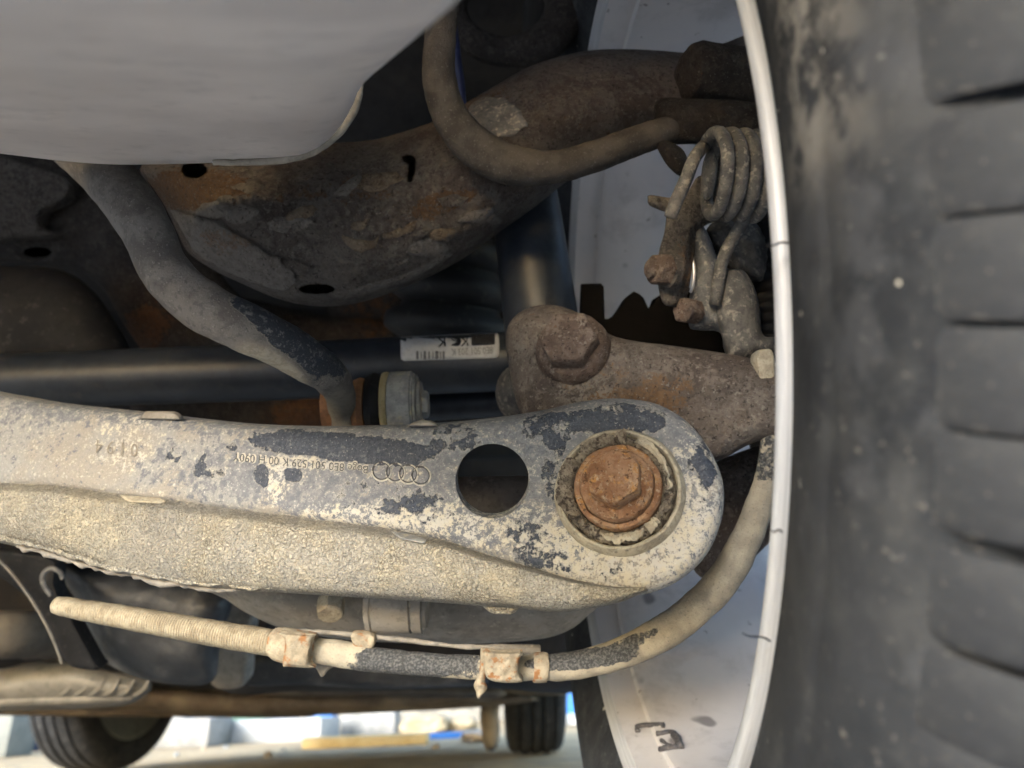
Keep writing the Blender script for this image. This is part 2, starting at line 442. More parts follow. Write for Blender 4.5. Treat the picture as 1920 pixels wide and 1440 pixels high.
def m_rim():
    m = M('silver_wheel_barrel', .42, .25)
    st = m.n('ShaderNodeMapping'); m.t.links.new(m.co, st.inputs[0]); st.inputs['Scale'].default_value = (40, 6, 6)
    c = m.mix(m.step(m.noise(14, 5, .6), .3, .7), (.60, .575, .58), (.69, .66, .655))
    c = m.mix(m.math('MULTIPLY', m.step(m.noise(36, 1.5, .5), .68, .75), .75), c, (.13, .115, .12))
    c = m.mix(m.math('MULTIPLY', m.step(m.noise(130, 2, .5), .70, .76), .7), c, (.20, .18, .17))
    c = m.mix(m.math('MULTIPLY', m.step(m.noise(14, 6, .7, vec=m.warp(20, .03)), .50, .64), .40), c, (.36, .34, .335))
    c = m.mix(m.math('MULTIPLY', m.step(m.noise(6, 3, .5), .5, .75), .35), c, (.42, .35, .35))
    m.col(c); m.rgh(m.math('ADD', .35, m.math('MULTIPLY', m.noise(50, 4), .25))); m.bump(m.noise(60, 4), .1, .001); return m.m
def m_flange():
    m = M('bare_bright_rim_flange', .5, .15); f = m.noise(500, 4, .6)
    st = m.n('ShaderNodeMapping'); m.t.links.new(m.co, st.inputs[0]); st.inputs['Scale'].default_value = (1500, 30, 30)
    ln = m.noise(1, 4, .6, vec=st.outputs[0])
    c = m.mix(m.step(ln, .3, .7), (.40, .405, .425), (.53, .535, .55)); c = m.mix(m.math('MULTIPLY', m.step(f, .62, .72), .35), c, (.40, .39, .38))
    m.col(c); m.bump(f, .15, .0003); return m.m
def m_tyre():
    m = M('dusty_tyre_rubber', .8, spec=.3); big = m.noise(16, 4, .55); mid = m.noise(70, 6, .6, vec=m.warp(60, .01)); fine = m.noise(420, 5, .62)
    c = m.mix(m.step(big, .38, .62), (.009, .0105, .0135), (.021, .0225, .026))
    c = m.mix(m.math('MULTIPLY', m.step(m.noise(38, 6, .66), .52, .64), .6), c, (.046, .048, .053))
    c = m.mix(m.math('MULTIPLY', m.step(mid, .42, .72), .8), c, (.038, .039, .040))
    c = m.mix(m.math('MULTIPLY', m.step(fine, .6, .74), .55), c, (.18, .165, .145))
    c = m.mix(m.math('MULTIPLY', m.attr('dust'), m.step(m.math('ADD', m.math('MULTIPLY', mid, .5), m.math('MULTIPLY', m.noise(160, 6, .7, vec=m.warp(120, .006)), .5)), .45, .56)), c, (.15, .14, .127))
    c = m.mix(m.step(m.noise(190, 2, .5), .735, .76), c, (.50, .47, .40))
    m.col(c); m.bump(mid, .35, .002); m.bump(fine, .45, .0006); return m.m
def m_muffler():
    m = M('dull_aluminised_steel', .48, .15, .5); n1 = m.noise(14, 4, .5); n2 = m.noise(90, 5, .6)
    c = m.mix(m.step(n1, .3, .7), (.55, .51, .50), (.76, .71, .69)); c = m.mix(m.math('MULTIPLY', m.step(n2, .5, .72), .5), c, (.43, .40, .395))
    m.col(c); m.bump(n2, .25, .001); return m.m
def m_ground():
    m = M('dusty_yard_ground', .95, spec=.15); n1 = m.noise(.9, 6, .6); n2 = m.noise(9, 6, .65); n3 = m.noise(90, 4, .6)
    c = m.mix(m.step(n1, .35, .65), (.42, .30, .165), (.52, .385, .22)); c = m.mix(m.math('MULTIPLY', m.step(n2, .42, .7), .6), c, (.12, .115, .105))
    c = m.mix(m.math('MULTIPLY', m.step(n3, .58, .7), .6), c, (.26, .24, .21))
    m.col(c); m.bump(n3, .6, .006); m.bump(n2, .6, .03); return m.m

A = dict(
 loophose=m_hose('shade_toned_dusty_hose', (.042, .037, .033), (.078, .069, .061)),  # hose dust darkened, the upper area's shade put into its colour
 arm=m_armpaint(), guard=m_guard(), bar=m_bar(), hose=m_hose(), rim=m_rim(), flange=m_flange(), tyre=m_tyre(), muffler=m_muffler(), ground=m_ground(),
 subframe=m_rust('flaking_rusty_steel', (.155, .136, .125), (.092, .076, .069), (.125, .067, .03), (.185, .17, .155), 1.3),
 flake=m_rust('peeling_grey_scale', (.175, .16, .148), (.13, .114, .104), (.16, .095, .055), (.25, .235, .215), .9),
 tanflake=m_rust('tan_rust_scale', (.17, .128, .09), (.11, .08, .056), (.17, .095, .045), (.22, .185, .145), .8),
 cast=m_rust('rusty_cast_steel', (.225, .185, .158), (.145, .115, .10), (.31, .18, .09), (.40, .36, .31), 1.3),
 bolt=m_rust('orange_rust', (.58, .36, .225), (.40, .20, .105), (.72, .37, .12), (.76, .60, .42), 1.0, .09),
 bolt2=m_rust('brown_rust', (.215, .155, .125), (.14, .10, .08), (.31, .15, .075), (.36, .31, .26), 1.1),
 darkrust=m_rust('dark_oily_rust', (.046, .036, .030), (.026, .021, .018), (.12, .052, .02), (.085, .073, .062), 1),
 blackpaint=m_simple('black_painted_tube', (.014, .019, .029), (.028, .033, .043), 40, .42, .15, .0005, c=(.06, .055, .05), cs=90, clo=.6, chi=.8),
 blackrub=m_simple('black_rubber', (.007, .007, .009), (.014, .014, .015), 50, .75, .2, spec=.25, c=(.03, .029, .028), cs=160),
 bootrub=m_simple('glossy_black_boot', (.008, .009, .011), (.014, .015, .017), 50, .62, .15, c=(.04, .038, .036), cs=120, spec=.5),
 lever=m_simple('dirty_grey_steel', (.075, .073, .071), (.15, .14, .128), 110, .7, .5, .0010, c=(.27, .245, .21), cs=330, clo=.53, chi=.66),
 leverrust=m_rust('lever_plate_rust', (.15, .132, .116), (.095, .083, .073), (.24, .12, .055), (.29, .262, .225), 1.2),
 alu=m_simple('dirty_cast_aluminium', (.095, .097, .10), (.16, .158, .155), 120, .65, .5, .0009, c=(.38, .35, .30), cs=360, clo=.52, chi=.72),
 bright=m_simple('bare_bright_steel', (.6, .6, .62), (.7, .7, .72), 100, .35, .1, metal=.7),
 sleeve=m_simple('dusty_zinc_sleeve', (.24, .24, .235), (.36, .355, .335), 150, .6, .3, .0006, c=(.46, .41, .29), cs=210, clo=.55, chi=.72),
 gold=m_simple('dirty_yellow_ring', (.30, .24, .12), (.36, .3, .18), 90, .6, .3),
 copper=m_simple('rusty_brown_bush', (.13, .065, .035), (.20, .10, .05), 120, .7, .4),
 rubring=m_simple('dusty_cracked_rubber', (.17, .14, .108), (.33, .285, .22), 260, .9, 1.0, .0012, c=(.08, .062, .048), cs=420, clo=.5, chi=.6),
 lipring=m_simple('dusty_bush_rim', (.36, .315, .24), (.50, .45, .345), 160, .85, .5, .0008, c=(.22, .195, .16), cs=480, clo=.56, chi=.72),
 greydust=m_simple('grey_dusty_steel', (.20, .182, .158), (.285, .262, .23), 45, .85, .4, .001, c=(.36, .33, .28), cs=240, clo=.56, chi=.74),
 tandust=m_simple('tan_dusty_metal', (.28, .235, .17), (.40, .345, .255), 120, .85, .7, .0010, c=(.30, .145, .06), cs=150, clo=.53, chi=.62),
 braid=m_simple('dusty_spiral_sheath', (.33, .28, .20), (.46, .40, .295), 160, .85, .4, .0006, c=(.30, .25, .175), cs=260, clo=.54, chi=.68),
 blackplastic=m_simple('scuffed_black_plastic', (.018, .020, .024), (.034, .036, .040), 26, .5, .4, .002, c=(.15, .145, .14), cs=26, clo=.52, chi=.78),
 shield=m_simple('dull_heat_shield', (.19, .172, .145), (.27, .25, .215), 20, .55, .3, .002, metal=.15),
 floorpan=m_simple('underbody_coating', (.016, .014, .013), (.028, .024, .021), 14, .85, .5, .004, c=(.05, .041, .033), cs=9, clo=.48, chi=.72),
 rail=m_simple('brown_dusty_rail', (.105, .084, .066), (.16, .13, .10), 12, .85, .4, .004, c=(.24, .20, .15), cs=10, clo=.48, chi=.7),
 body=m_simple('grey_car_paint', (.10, .105, .115), (.11, .115, .125), 3, .35, .02),
 label=m_simple('white_paper_label', (.55, .55, .56), (.62, .62, .62), 80, .7, .1, .0002, c=(.42, .40, .38), cs=140, clo=.55, chi=.75),
 ink=m_simple('black_ink', (.012, .012, .014), (.03, .03, .033), 300, .7, .05),
 groove=m_simple('groove_dirt_and_shade', (.05, .05, .055), (.10, .10, .105), 500, .8, .1),  # groove dirt and shadow together, put into the colour
 greyink=m_simple('worn_ink', (.16, .16, .165), (.25, .25, .25), 900, .7, .05),
 tanink=m_simple('stamping_dirt_and_shade', (.20, .175, .145), (.27, .24, .20), 500, .9, .1),  # tan version: dirt plus painted shadow of the stamped number
 greybrown=m_simple('grey_brown_dirt', (.19, .155, .13), (.28, .235, .20), 60, .9, .6, .002, c=(.34, .29, .24), cs=200),
 deepblack=m_simple('flat_deep_black', (.004, .004, .004), (.007, .006, .006), 80, .9, .1, spec=.1),  # near-black throughout, for the notched backing plate
 marker=m_simple('dark_marker_paint', (.045, .042, .045), (.10, .095, .10), 500, .7, .05),
 embossed=m_simple('dusty_stamped_metal', (.46, .44, .39), (.60, .57, .49), 500, .85, .4, .0004, c=(.24, .24, .24), cs=380, clo=.56, chi=.62),
 bluehose=m_simple('dark_blue_hose', (.010, .014, .05), (.016, .022, .075), 60, .5, .1),
 white=m_simple('white_sheeting', (.28, .29, .285), (.36, .36, .35), 6, .6, .2, .01), blue=m_simple('blue_plastic', (.010, .10, .32), (.014, .13, .40), 4, .5, .1),
 dblue=m_simple('navy_plastic', (.006, .022, .06), (.009, .034, .085), 4, .5, .1), yellow=m_simple('yellow_timber', (.50, .34, .13), (.60, .44, .2), 8, .7, .2, .005),
 sack=m_simple('beige_sacking', (.30, .24, .15), (.38, .31, .2), 10, .9, .5, .01), green=m_simple('green_plastic', (.01, .075, .04), (.014, .09, .05), 4, .5, .1),
 grey=m_simple('weathered_grey_metal', (.15, .15, .14), (.24, .235, .22), 5, .6, .3, .005), stone=m_simple('pale_rubble', (.36, .29, .22), (.46, .38, .29), 12, .9, .6, .01),
 wall=m_simple('weathered_render', (.15, .145, .13), (.22, .21, .185), 1.5, .9, .3, .01),
 pale=m_simple('pale_green_paint', (.11, .12, .11), (.15, .16, .145), 5, .6, .1),
)
def blobs(*bl, base=0.0, cap=1.0):
    """value painted on a surface: (x, y, rx, ry, value[, rotation])"""
    def fn(x, y):
        v = base
        for b in bl:
            dx, dy = x-b[0], y-b[1]
            if len(b) > 5: c, s_ = math.cos(b[5]), math.sin(b[5]); dx, dy = dx*c+dy*s_, -dx*s_+dy*c
            q = (dx/b[2])**2+(dy/b[3])**2
            if q < 4: v += b[4]*(1/(1+math.exp(9*(math.sqrt(q)-1))))
        return max(-1, min(cap, v))
    return fn
# ------------------------------------------------------------------ ground
bm = bmesh.new(); n = 60
gv = [[bm.verts.new((x, y, .02*abs(fbm(Vector((x, y, 0)), .7)) if 4.5 < y < 25 and abs(x) < 20 else 0)) for x in [(-60+120*(i/n)**1.0) for i in range(n+1)]] for y in [(-40+140*j/n) for j in range(n+1)]]
for j in range(n):
    for i in range(n): bm.faces.new((gv[j][i], gv[j][i+1], gv[j+1][i+1], gv[j+1][i]))
g = finish('ground', bm, A['ground']); g['kind'] = 'structure'
def m_slab():
    m = M('pale_bounce_slab', .9, spec=.2); n1 = m.noise(3, 6, .6); n2 = m.noise(60, 5, .6)
    c = m.mix(m.step(n1, .35, .65), (.55, .545, .535), (.62, .615, .60)); c = m.mix(m.math('MULTIPLY', m.step(n2, .5, .7), .5), c, (.42, .41, .40))
    m.col(c); m.bump(n2, .4, .003); return m.m
g = box('bounce_slab', -.7, -1.8, -.015, 4.8, 6.4, .040, m_slab(), None, .004); g['kind'] = 'structure'  # added slab, out of view, to bounce light up under the car
# ------------------------------------------------------------------ car underbody (floor, bumper, sides)
car = thing('car_underbody', 'dark underbody of the car above all suspension parts, with rusty sills', 'car body', (-.6, 1.2, .3))
def panel(name, x0, x1, y0, y1, z, amp, mat, nx=24, ny=24, th=.01):
    bm = bmesh.new(); lo = []; 
    for j in range(ny+1):
        lo.append([bm.verts.new((x0+(x1-x0)*i/nx, y0+(y1-y0)*j/ny, z(y0+(y1-y0)*j/ny)+amp*fbm(Vector((x0+(x1-x0)*i/nx, y0+(y1-y0)*j/ny, 3)), 4))) for i in range(nx+1)])
    hi = [[bm.verts.new(v.co+Vector((0, 0, th))) for v in r] for r in lo]
    for j in range(ny):
        for i in range(nx):
            bm.faces.new((lo[j][i], lo[j+1][i], lo[j+1][i+1], lo[j][i+1])); bm.faces.new((hi[j][i], hi[j][i+1], hi[j+1][i+1], hi[j+1][i]))
    for j in range(ny):
        for i in (0, nx): bm.faces.new((lo[j][i], lo[j+1][i], hi[j+1][i], hi[j][i]))
    for i in range(nx):
        for j in (0, ny): bm.faces.new((lo[j][i], lo[j][i+1], hi[j][i+1], hi[j][i]))
    return finish(name, bm, mat, car)
panel('boot_floor', -1.54, .34, -.60, 1.05, lambda y: .72, .012, A['floorpan'])
panel('cabin_floor', -1.36, .24, .95, 3.9, lambda y: .225+max(0, (1.1-y))*1.5, .006, A['floorpan'])
panel('front_pan', -1.54, .34, 1.0, 1.02, lambda y: .24, 0, A['floorpan'], 8, 2, .52)
panel('inner_arch', .046, .056, -.5, 1.02, lambda y: .60, 0, A['floorpan'], 2, 20, .16)
box('rear_bumper', -.6, -.60, .61, 1.9, .08, .30, A['body'], car, .03)
box('quarter_panel', .34, -.28, .60, .02, .60, .40, A['body'], car, .006)
box('sill', .26, 2.0, .27, .09, 2.3, .10, A['body'], car, .02)
box('sill', -1.45, 2.0, .27, .09, 2.3, .10, A['body'], car, .02)
box('quarter_panel', -1.53, .3, .55, .02, 1.7, .5, A['body'], car, .006)
box('front_bumper', -.6, 3.92, .42, 1.8, .10, .34, A['body'], car, .03)
# wheel arch liner: a half shell round the rear wheel
bm = bmesh.new(); rr = []
for i in range(33):
    a = math.radians(-5+190*i/32)
    rr.append([bm.verts.new((x, WY+.37*math.cos(a), WZ+.03+.37*math.sin(a))) for x in (.05, .15, .25, .33)])
for i in range(32):
    for k in range(3): bm.faces.new((rr[i][k], rr[i][k+1], rr[i+1][k+1], rr[i+1][k]))
ol = finish('wheel_arch_liner', bm, A['floorpan'], car)
md = ol.modifiers.new('thickness', 'SOLIDIFY'); md.thickness = .004
# ------------------------------------------------------------------ rear wheel
wheel = thing('rear_wheel', 'near tyre and silver rim at the right, seen from inside the car', 'wheel', (WX+.1, WY, 0))
WC = Vector((WX, WY, WZ))
def xlathe(name, prof, mat, parent, segs=200, c=WC, attr=None, mod=None, sharp=40, loop=False):
    bm = bmesh.new(); rings = []; lay = bm.verts.layers.float.new('dust')
    for j, (x, r) in enumerate(prof):
        ring = []
        for k in range(segs):
            t = 2*math.pi*k/segs
            v = bm.verts.new((c.x+x, c.y+r*math.cos(t), c.z+r*math.sin(t)))
            if attr: v[lay] = attr(x, r, t)
            ring.append(v)
        rings.append(ring)
    m_ = len(prof)
    for j in range(m_ if loop else m_-1):
        for k in range(segs):
            bm.faces.new((rings[j][k], rings[j][(k+1) % segs], rings[(j+1) % m_][(k+1) % segs], rings[(j+1) % m_][k]))
    return finish(name, bm, mat, parent, sharp=sharp)
TP = [(.006, .2185), (.003, .2220), (.0010, .2248), (-.0014, .2285), (-.0016, .2305), (-.0052, .238), (-.0098, .250), (-.0124, .262), (-.0132, .270), (-.0126, .2715), (-.0130, .273), (-.0122, .280), (-.0098, .2865), (-.0062, .2915),
      (.001, .2965), (.014, .3005), (.03, .3045), (.05, .3065), (.06, .3065), (.0605, .3145), (.085, .3155), (.0855, .307), (.095, .307), (.0955, .3155), (.12, .3155), (.1205, .307), (.13, .307), (.1305, .3145), (.16, .3135),
      (.185, .309), (.20, .295), (.208, .27), (.206, .24), (.196, .2225), (.19, .216)]
def dust(x, r, t):
    p = Vector((x, r*math.cos(t), r*math.sin(t)))
    a = math.degrees(t) % 360       # 180 = towards the camera side
    q = abs((r-.266)/.018)**3
    return max(0, 1-q)*max(0, min(1, (199-a)/3))*(1 if 90 < a < 199 else 0)
tyre = xlathe('tyre', TP, A['tyre'], wheel, 260, attr=dust)
blk = None; NB = 112
for i in range(NB):
    if blk is None:
        bm = bmesh.new(); h_ = math.pi/NB*.93; pr = []
        inner = [(-.0062, .2900), (-.0031, .2956), (.0031, .3002), (.02, .3066), (.046, .3100)]
        outer = [(-.0066, .2905), (-.0036, .2966), (.003, .3020), (.020, .3090), (.046, .3130)]
        def ringpts(ps, t): return [bm.verts.new((x, r*math.cos(t+.35*(x+.008)), r*math.sin(t+.35*(x+.008)))) for x, r in ps]
        cols = []
        for k in range(4):
            t = -h_+2*h_*(0, .12, .88, 1)[k]; e = .0008 if k in (0, 3) else 0
            cols.append((ringpts(inner, t), ringpts([(x+e*.3, r-e) for x, r in outer], t)))
        for k in range(3):
            for j in range(4):
                bm.faces.new((cols[k][1][j], cols[k][1][j+1], cols[k+1][1][j+1], cols[k+1][1][j]))
        for k in (0, 3):
            for j in range(4): bm.faces.new((cols[k][0][j], cols[k][0][j+1], cols[k][1][j+1], cols[k][1][j]))
        for k in range(3):
            for j in (0, 4): bm.faces.new((cols[k][0][j], cols[k][1][j], cols[k+1][1][j], cols[k+1][0][j]))
        bmesh.ops.recalc_face_normals(bm, faces=bm.faces)
        me = bpy.data.meshes.new('tread_block'); bm.to_mesh(me); bm.free(); me.materials.append(A['tyre'])
        me.polygons.foreach_set('use_smooth', [True]*len(me.polygons)); me.set_sharp_from_angle(angle=.7)
        blk = me
    o = bpy.data.objects.new('tread_block', blk); o.location = WC; o.rotation_euler = (2*math.pi*i/NB+random.uniform(-.007, .007), 0, 0)
    o.parent = tyre; COL.objects.link(o)
RP = [(.003, .2222), (-.0006, .2222), (-.0016, .2214), (-.0019, .2203), (-.0018, .2192), (-.0009, .2186), (-.0012, .2181), (-.0008, .2168), (.0015, .2152), (.003, .2138)]
xlathe('rim_flange', RP, A['flange'], wheel, 260)
BP = [(.003, .2138), (.017, .2120), (.0185, .2112), (.0195, .2085), (.023, .2068), (.05, .2060), (.09, .2035), (.14, .2010), (.172, .1985), (.176, .193), (.184, .197), (.186, .205)]
xlathe('rim_barrel', BP, A['rim'], wheel, 260)
xlathe('hub_disc', [(.176, .001), (.176, .062), (.170, .078), (.160, .080), (.158, .06), (.158, .001)], A['rim'], wheel, 80)
for i in range(7):
    a_ = 2*math.pi*(i+.30)/7; bm = bmesh.new(); rows_ = []
    for rr_, hw, x_ in ((.07, .030, .164), (.11, .025, .168), (.15, .026, .170), (.185, .034, .172), (.200, .040, .172)):
        q_ = []
        for dx_, ww in ((0, .8), (-.008, 1), (-.014, .6), (-.014, -.6), (-.008, -1), (0, -.8)):
            t_ = a_+math.atan2(hw*ww, rr_); q_.append(bm.verts.new((WC.x+x_+.014+dx_, WC.y+rr_*math.cos(t_), WC.z+rr_*math.sin(t_))))
        rows_.append(q_)
    for j in range(4):
        for k in range(6): bm.faces.new((rows_[j][k], rows_[j][(k+1) % 6], rows_[j+1][(k+1) % 6], rows_[j+1][k]))
    bm.faces.new(rows_[0]); bm.faces.new(rows_[-1]); finish('spoke', bm, A['rim'], wheel, sharp=50)
xlathe('rim_shell', [(.002, .2165), (.02, .2165), (.05, .209), (.12, .2065), (.185, .2165), (.19, .2165), (.182, .195)], A['rim'], wheel, 120)
xlathe('brake_disc', [(.112, .04), (.112, .122), (.118, .1235), (.130, .1235), (.136, .122), (.136, .04)], A['darkrust'], wheel, 96)
def hair(a, b, wd):
    bm = bmesh.new(); pa, pb = a, b
    path = [pa.lerp(pb, t/6)+Vector((0, 0, .0004*math.sin(t))) for t in range(7)]
    sweep(bm, path, [wd*(1-.4*t/6) for t in range(7)], 8); return finish('vent_hair', bm, A['ink'], wheel)
for (x0, y0, x1, y1, z) in ((1478, 456, 1438, 459, .180), (1466, 997, 1446, 994, .179), (1444, 1202, 1392, 1186, .189)):
    hair(P(x0, y0, z), P(x1, y1, z-.004), .0003)
# marker strokes on the barrel (hand written)
def barrel_pt(px, py, off=.0008):
    d = ray(px, py); lo, hi = .25, 1.2; best = None
    for i in range(900):
        t = lo+(hi-lo)*i/900; p = CAM+d*t; x = p.x-WX; r = math.hypot(p.y-WY, p.z-WZ)
        rb = np.interp(x, [b[0] for b in BP[:9]], [b[1] for b in BP[:9]])
        if x > .001 and r > rb-off and p.y > WY: return p
    return CAM+d*.6
for st, wd in (([(1196, 1372), (1197, 1362), (1240, 1358), (1243, 1364)], 7), ([(1232, 1376), (1262, 1374), (1274, 1398), (1252, 1402), (1238, 1405)], 9), ([(1262, 1374), (1276, 1402)], 10), ([(1255, 1398), (1240, 1388)], 5)):
    c = catmull(st, 5); bm = bmesh.new()
    pp = [barrel_pt(x, y) for x, y in c]; sweep(bm, pp, [S(wd, .58)/2*(.7+.5*random.random()) for _ in pp], 8); finish('marker_stroke', bm, A['marker'], wheel)

# ------------------------------------------------------------------ lower control arm
AX = Vector((-.27, -1, .02)).normalized()            # bolt axis, pointing at the viewer
ARMZ = plane(P(1160, 930, .287), AX)
arm = thing('lower_control_arm', 'long steel control arm with flaking dusty paint, round hole and big bolted end', 'control arm', P(700, 1000, .31))
arm_out = [(-160, 722), (0, 740), (100, 757), (200, 768), (330, 783), (450, 796), (560, 801), (650, 801), (760, 798), (860, 792), (940, 783), (1020, 771), (1090, 755), (1160, 748), (1230, 757),
           (1290, 792), (1330, 842), (1352, 890), (1358, 935), (1350, 985), (1325, 1040), (1280, 1084), (1225, 1110), (1170, 1116), (1080, 1098), (1000, 1073), (900, 1043), (840, 1022), (750, 1001), (640, 986), (520, 971), (420, 957), (300, 941), (200, 929), (100, 916), (0, 912), (-160, 905)]
wear = blobs((640, 842, 165, 24, .62, .06), (560, 815, 120, 14, .30), (740, 850, 75, 26, .35), (700, 930, 130, 40, .22), (800, 960, 80, 40, .2), (492, 890, 14, 24, .75, -.15), (548, 890, 22, 16, .6),
             (308, 868, 16, 22, .42, .4), (328, 850, 14, 20, .42, .3), (340, 865, 12, 14, .38), (378, 868, 9, 26, .38, .2), (405, 888, 20, 15, .42), (372, 882, 16, 12, .4), (354, 828, 8, 6, .3), (432, 840, 14, 10, .35),
             (1160, 788, 90, 34, .48), (1030, 800, 60, 34, .34), (1040, 880, 30, 60, .32), (860, 820, 60, 30, .34), (980, 1010, 60, 40, .28), (1040, 1060, 60, 26, .34), (1140, 1075, 50, 20, .32), (1310, 900, 30, 60, .22), (1290, 1020, 40, 50, .16), (1330, 860, 30, 50, .3),
             (150, 860, 200, 90, -.35), (80, 800, 200, 60, -.25), (640, 878, 60, 9, -.5), (545, 866, 60, 10, -.55), (520, 900, 14, 30, -.6), (1200, 1060, 130, 60, -.08), base=.14)
tanf = blobs((1230, 1040, 160, 80, 1), (1300, 940, 60, 120, .7), (900, 980, 150, 50, .6), (700, 970, 150, 25, .7), (560, 868, 90, 12, .8), (520, 900, 20, 40, .7), (240, 820, 60, 60, .4), (1060, 1040, 90, 50, .7))
thinf = blobs((760, 880, 330, 110, .85), (1080, 800, 240, 70, .9), (1250, 830, 120, 80, .6), (330, 780, 330, 26, .6, .06), (380, 880, 130, 60, .35), (60, 800, 60, 50, .3), (1300, 1000, 70, 90, .25), (960, 1010, 150, 60, .5), base=.1)
armplate, armbvh = sheet('plate', arm_out, ARMZ, A['arm'], arm, s=8, lip=26, lipd=.009, thick=.012, holes=[ell(923, 902, 69, 70, 60)], attrs={'wear': wear, 'tan': tanf, 'thin': thinf}, rough=(.0004, 60), want_bvh=True)
# bead around the hole and swage running along the plate
def ring_on(bvh, cx, cy, r, wd, name, mat, parent, z0, yr=None, n=60, seg=8):
    bm = bmesh.new(); pp = []
    for i in range(n+1):
        t = 2*math.pi*i/n; x, y = cx+r*math.cos(t), cy+(yr or r)*math.sin(t)
        h = bvh.ray_cast(CAM, ray(x, y)); pp.append(h[0] if h[0] else P(x, y, z0))
    sweep(bm, pp, [wd]*len(pp), seg, caps=False); bmesh.ops.remove_doubles(bm, verts=bm.verts, dist=1e-6); return finish(name, bm, mat, parent)
ARMDUST = A['arm']
# stamped four-ring emblem and lettering; shifted dark copies paint groove dirt and shadow
for cx, cy in ((716, 884), (741.5, 886.5), (766, 889.5), (789.5, 892.5)):
    ro_ = ring_on(armbvh, cx, cy, 17.6, .00045, 'ring_emblem', A['embossed'], armplate, .3, n=40, seg=6)
    ring_on(armbvh, cx-.6, cy-.9, 16.6, .00046, 'ring_groove_shade', A['groove'], armplate, .3, n=40, seg=6)
def text_on(bvh, txt, x0, y0, x1, y1, cap, mat, parent, name, lift=.00035, z0=.3, bold=0):
    """lettering laid on a surface, running from (x0,y0) to (x1,y1)"""
    cu = bpy.data.curves.new('t', 'FONT'); cu.body = txt; cu.size = 1; cu.resolution_u = 3; cu.extrude = .02; cu.offset = bold
    to = bpy.data.objects.new('t', cu); COL.objects.link(to)
    dg = bpy.context.evaluated_depsgraph_get(); dg.update(); me = bpy.data.meshes.new_from_object(to.evaluated_get(dg))
    co_ = np.array([v.co for v in me.vertices]); w_ = co_[:, 0].max()-co_[:, 0].min(); mn = co_[:, 0].min(); hh = .7
    e = np.array((x1-x0, y1-y0)); L = np.linalg.norm(e); e = e/L; nn = np.array((e[1], -e[0]))
    for v in me.vertices:
        q = np.array((x0, y0))+e*((v.co.x-mn)/w_*L)+nn*(v.co.y/hh*cap)
        h = bvh.ray_cast(CAM, ray(*q)); p = h[0] if h[0] else P(q[0], q[1], z0)
        v.co = p+(CAM-p).normalized()*(lift if v.co.z > 0 else -.0004)
    me.materials.clear(); me.materials.append(mat); bpy.data.objects.remove(to); bpy.data.curves.remove(cu)
    o = bpy.data.objects.new(name, me); return link(o, parent)
text_on(armbvh, 'Boge 8E0 501 529 K 00 H 090Y', 690.5, 872.5, 438.5, 848.5, 16, A['embossed'], armplate, 'stamped_lettering', .0003, bold=.05)
text_on(armbvh, 'Boge 8E0 501 529 K 00 H 090Y', 690, 873.5, 438, 849.5, 15, A['groove'], armplate, 'stamped_groove_shade', .00045)
text_on(armbvh, '0 1 9 4', 260, 831, 181, 823, 26, A['embossed'], armplate, 'stamped_number', .0004)
text_on(armbvh, '0 1 9 4', 259, 832.4, 180, 824.4, 25, A['tanink'], armplate, 'stamped_groove_shade', .0006)
tag(tube('track_rod', [(780, 936, .372, 86), (880, 938, .37, 88), (960, 936, .37, 86), (1060, 930, .372, 80)], A['greybrown'], None, 24, 6, rough=(.0012, 90)), 'brown dusty rod seen through the round hole in the control arm', 'rod')
# bush and bolt
BC = P(1161, 921, ARMZ(1161, 921))
def px(r): return S(r, .287)
lathe('bush_rim', BC, AX, [(-.006, px(126)), (.001, px(122)), (.0030, px(118)), (.0044, px(114)), (.0046, px(110)), (.0038, px(107)), (-.002, px(104)), (-.002, px(60))], A['lipring'], arm, 120, wob=(.0004, 120))
bm = bmesh.new(); N = 150; rows = []
u = AX.orthogonal().normalized(); v = AX.cross(u)
prof = [(-.002, 107), (.0022, 106), (.0046, 101), (.0054, 97), (.0058, 92), (.0056, 87), (.0046, 83), (.0020, 79), (-.001, 74)]
for j, (a, r) in enumerate(prof):
    ring = []
    for k in range(N):
        t = 2*math.pi*k/N; d = u*math.cos(t)+v*math.sin(t); q = BC+d*px(r)
        nn = fbm(q, 130, 5); crack = max(0, 1-abs(fbm(Vector((math.cos(t)*9, math.sin(t)*9, r*.12)), 1.7, 4))*12)
        edge = 1 if 1 <= j <= 6 else 0
        ring.append(bm.verts.new(BC+AX*(a+edge*(.0011*nn-.0013*crack))+d*px(r+edge*(4*nn))))
    rows.append(ring)
for j in range(len(rows)-1):
    for k in range(N): bm.faces.new((rows[j][k], rows[j][(k+1) % N], rows[j+1][(k+1) % N], rows[j+1][k]))
finish('cracked_rubber', bm, A['rubring'], arm, sharp=50)
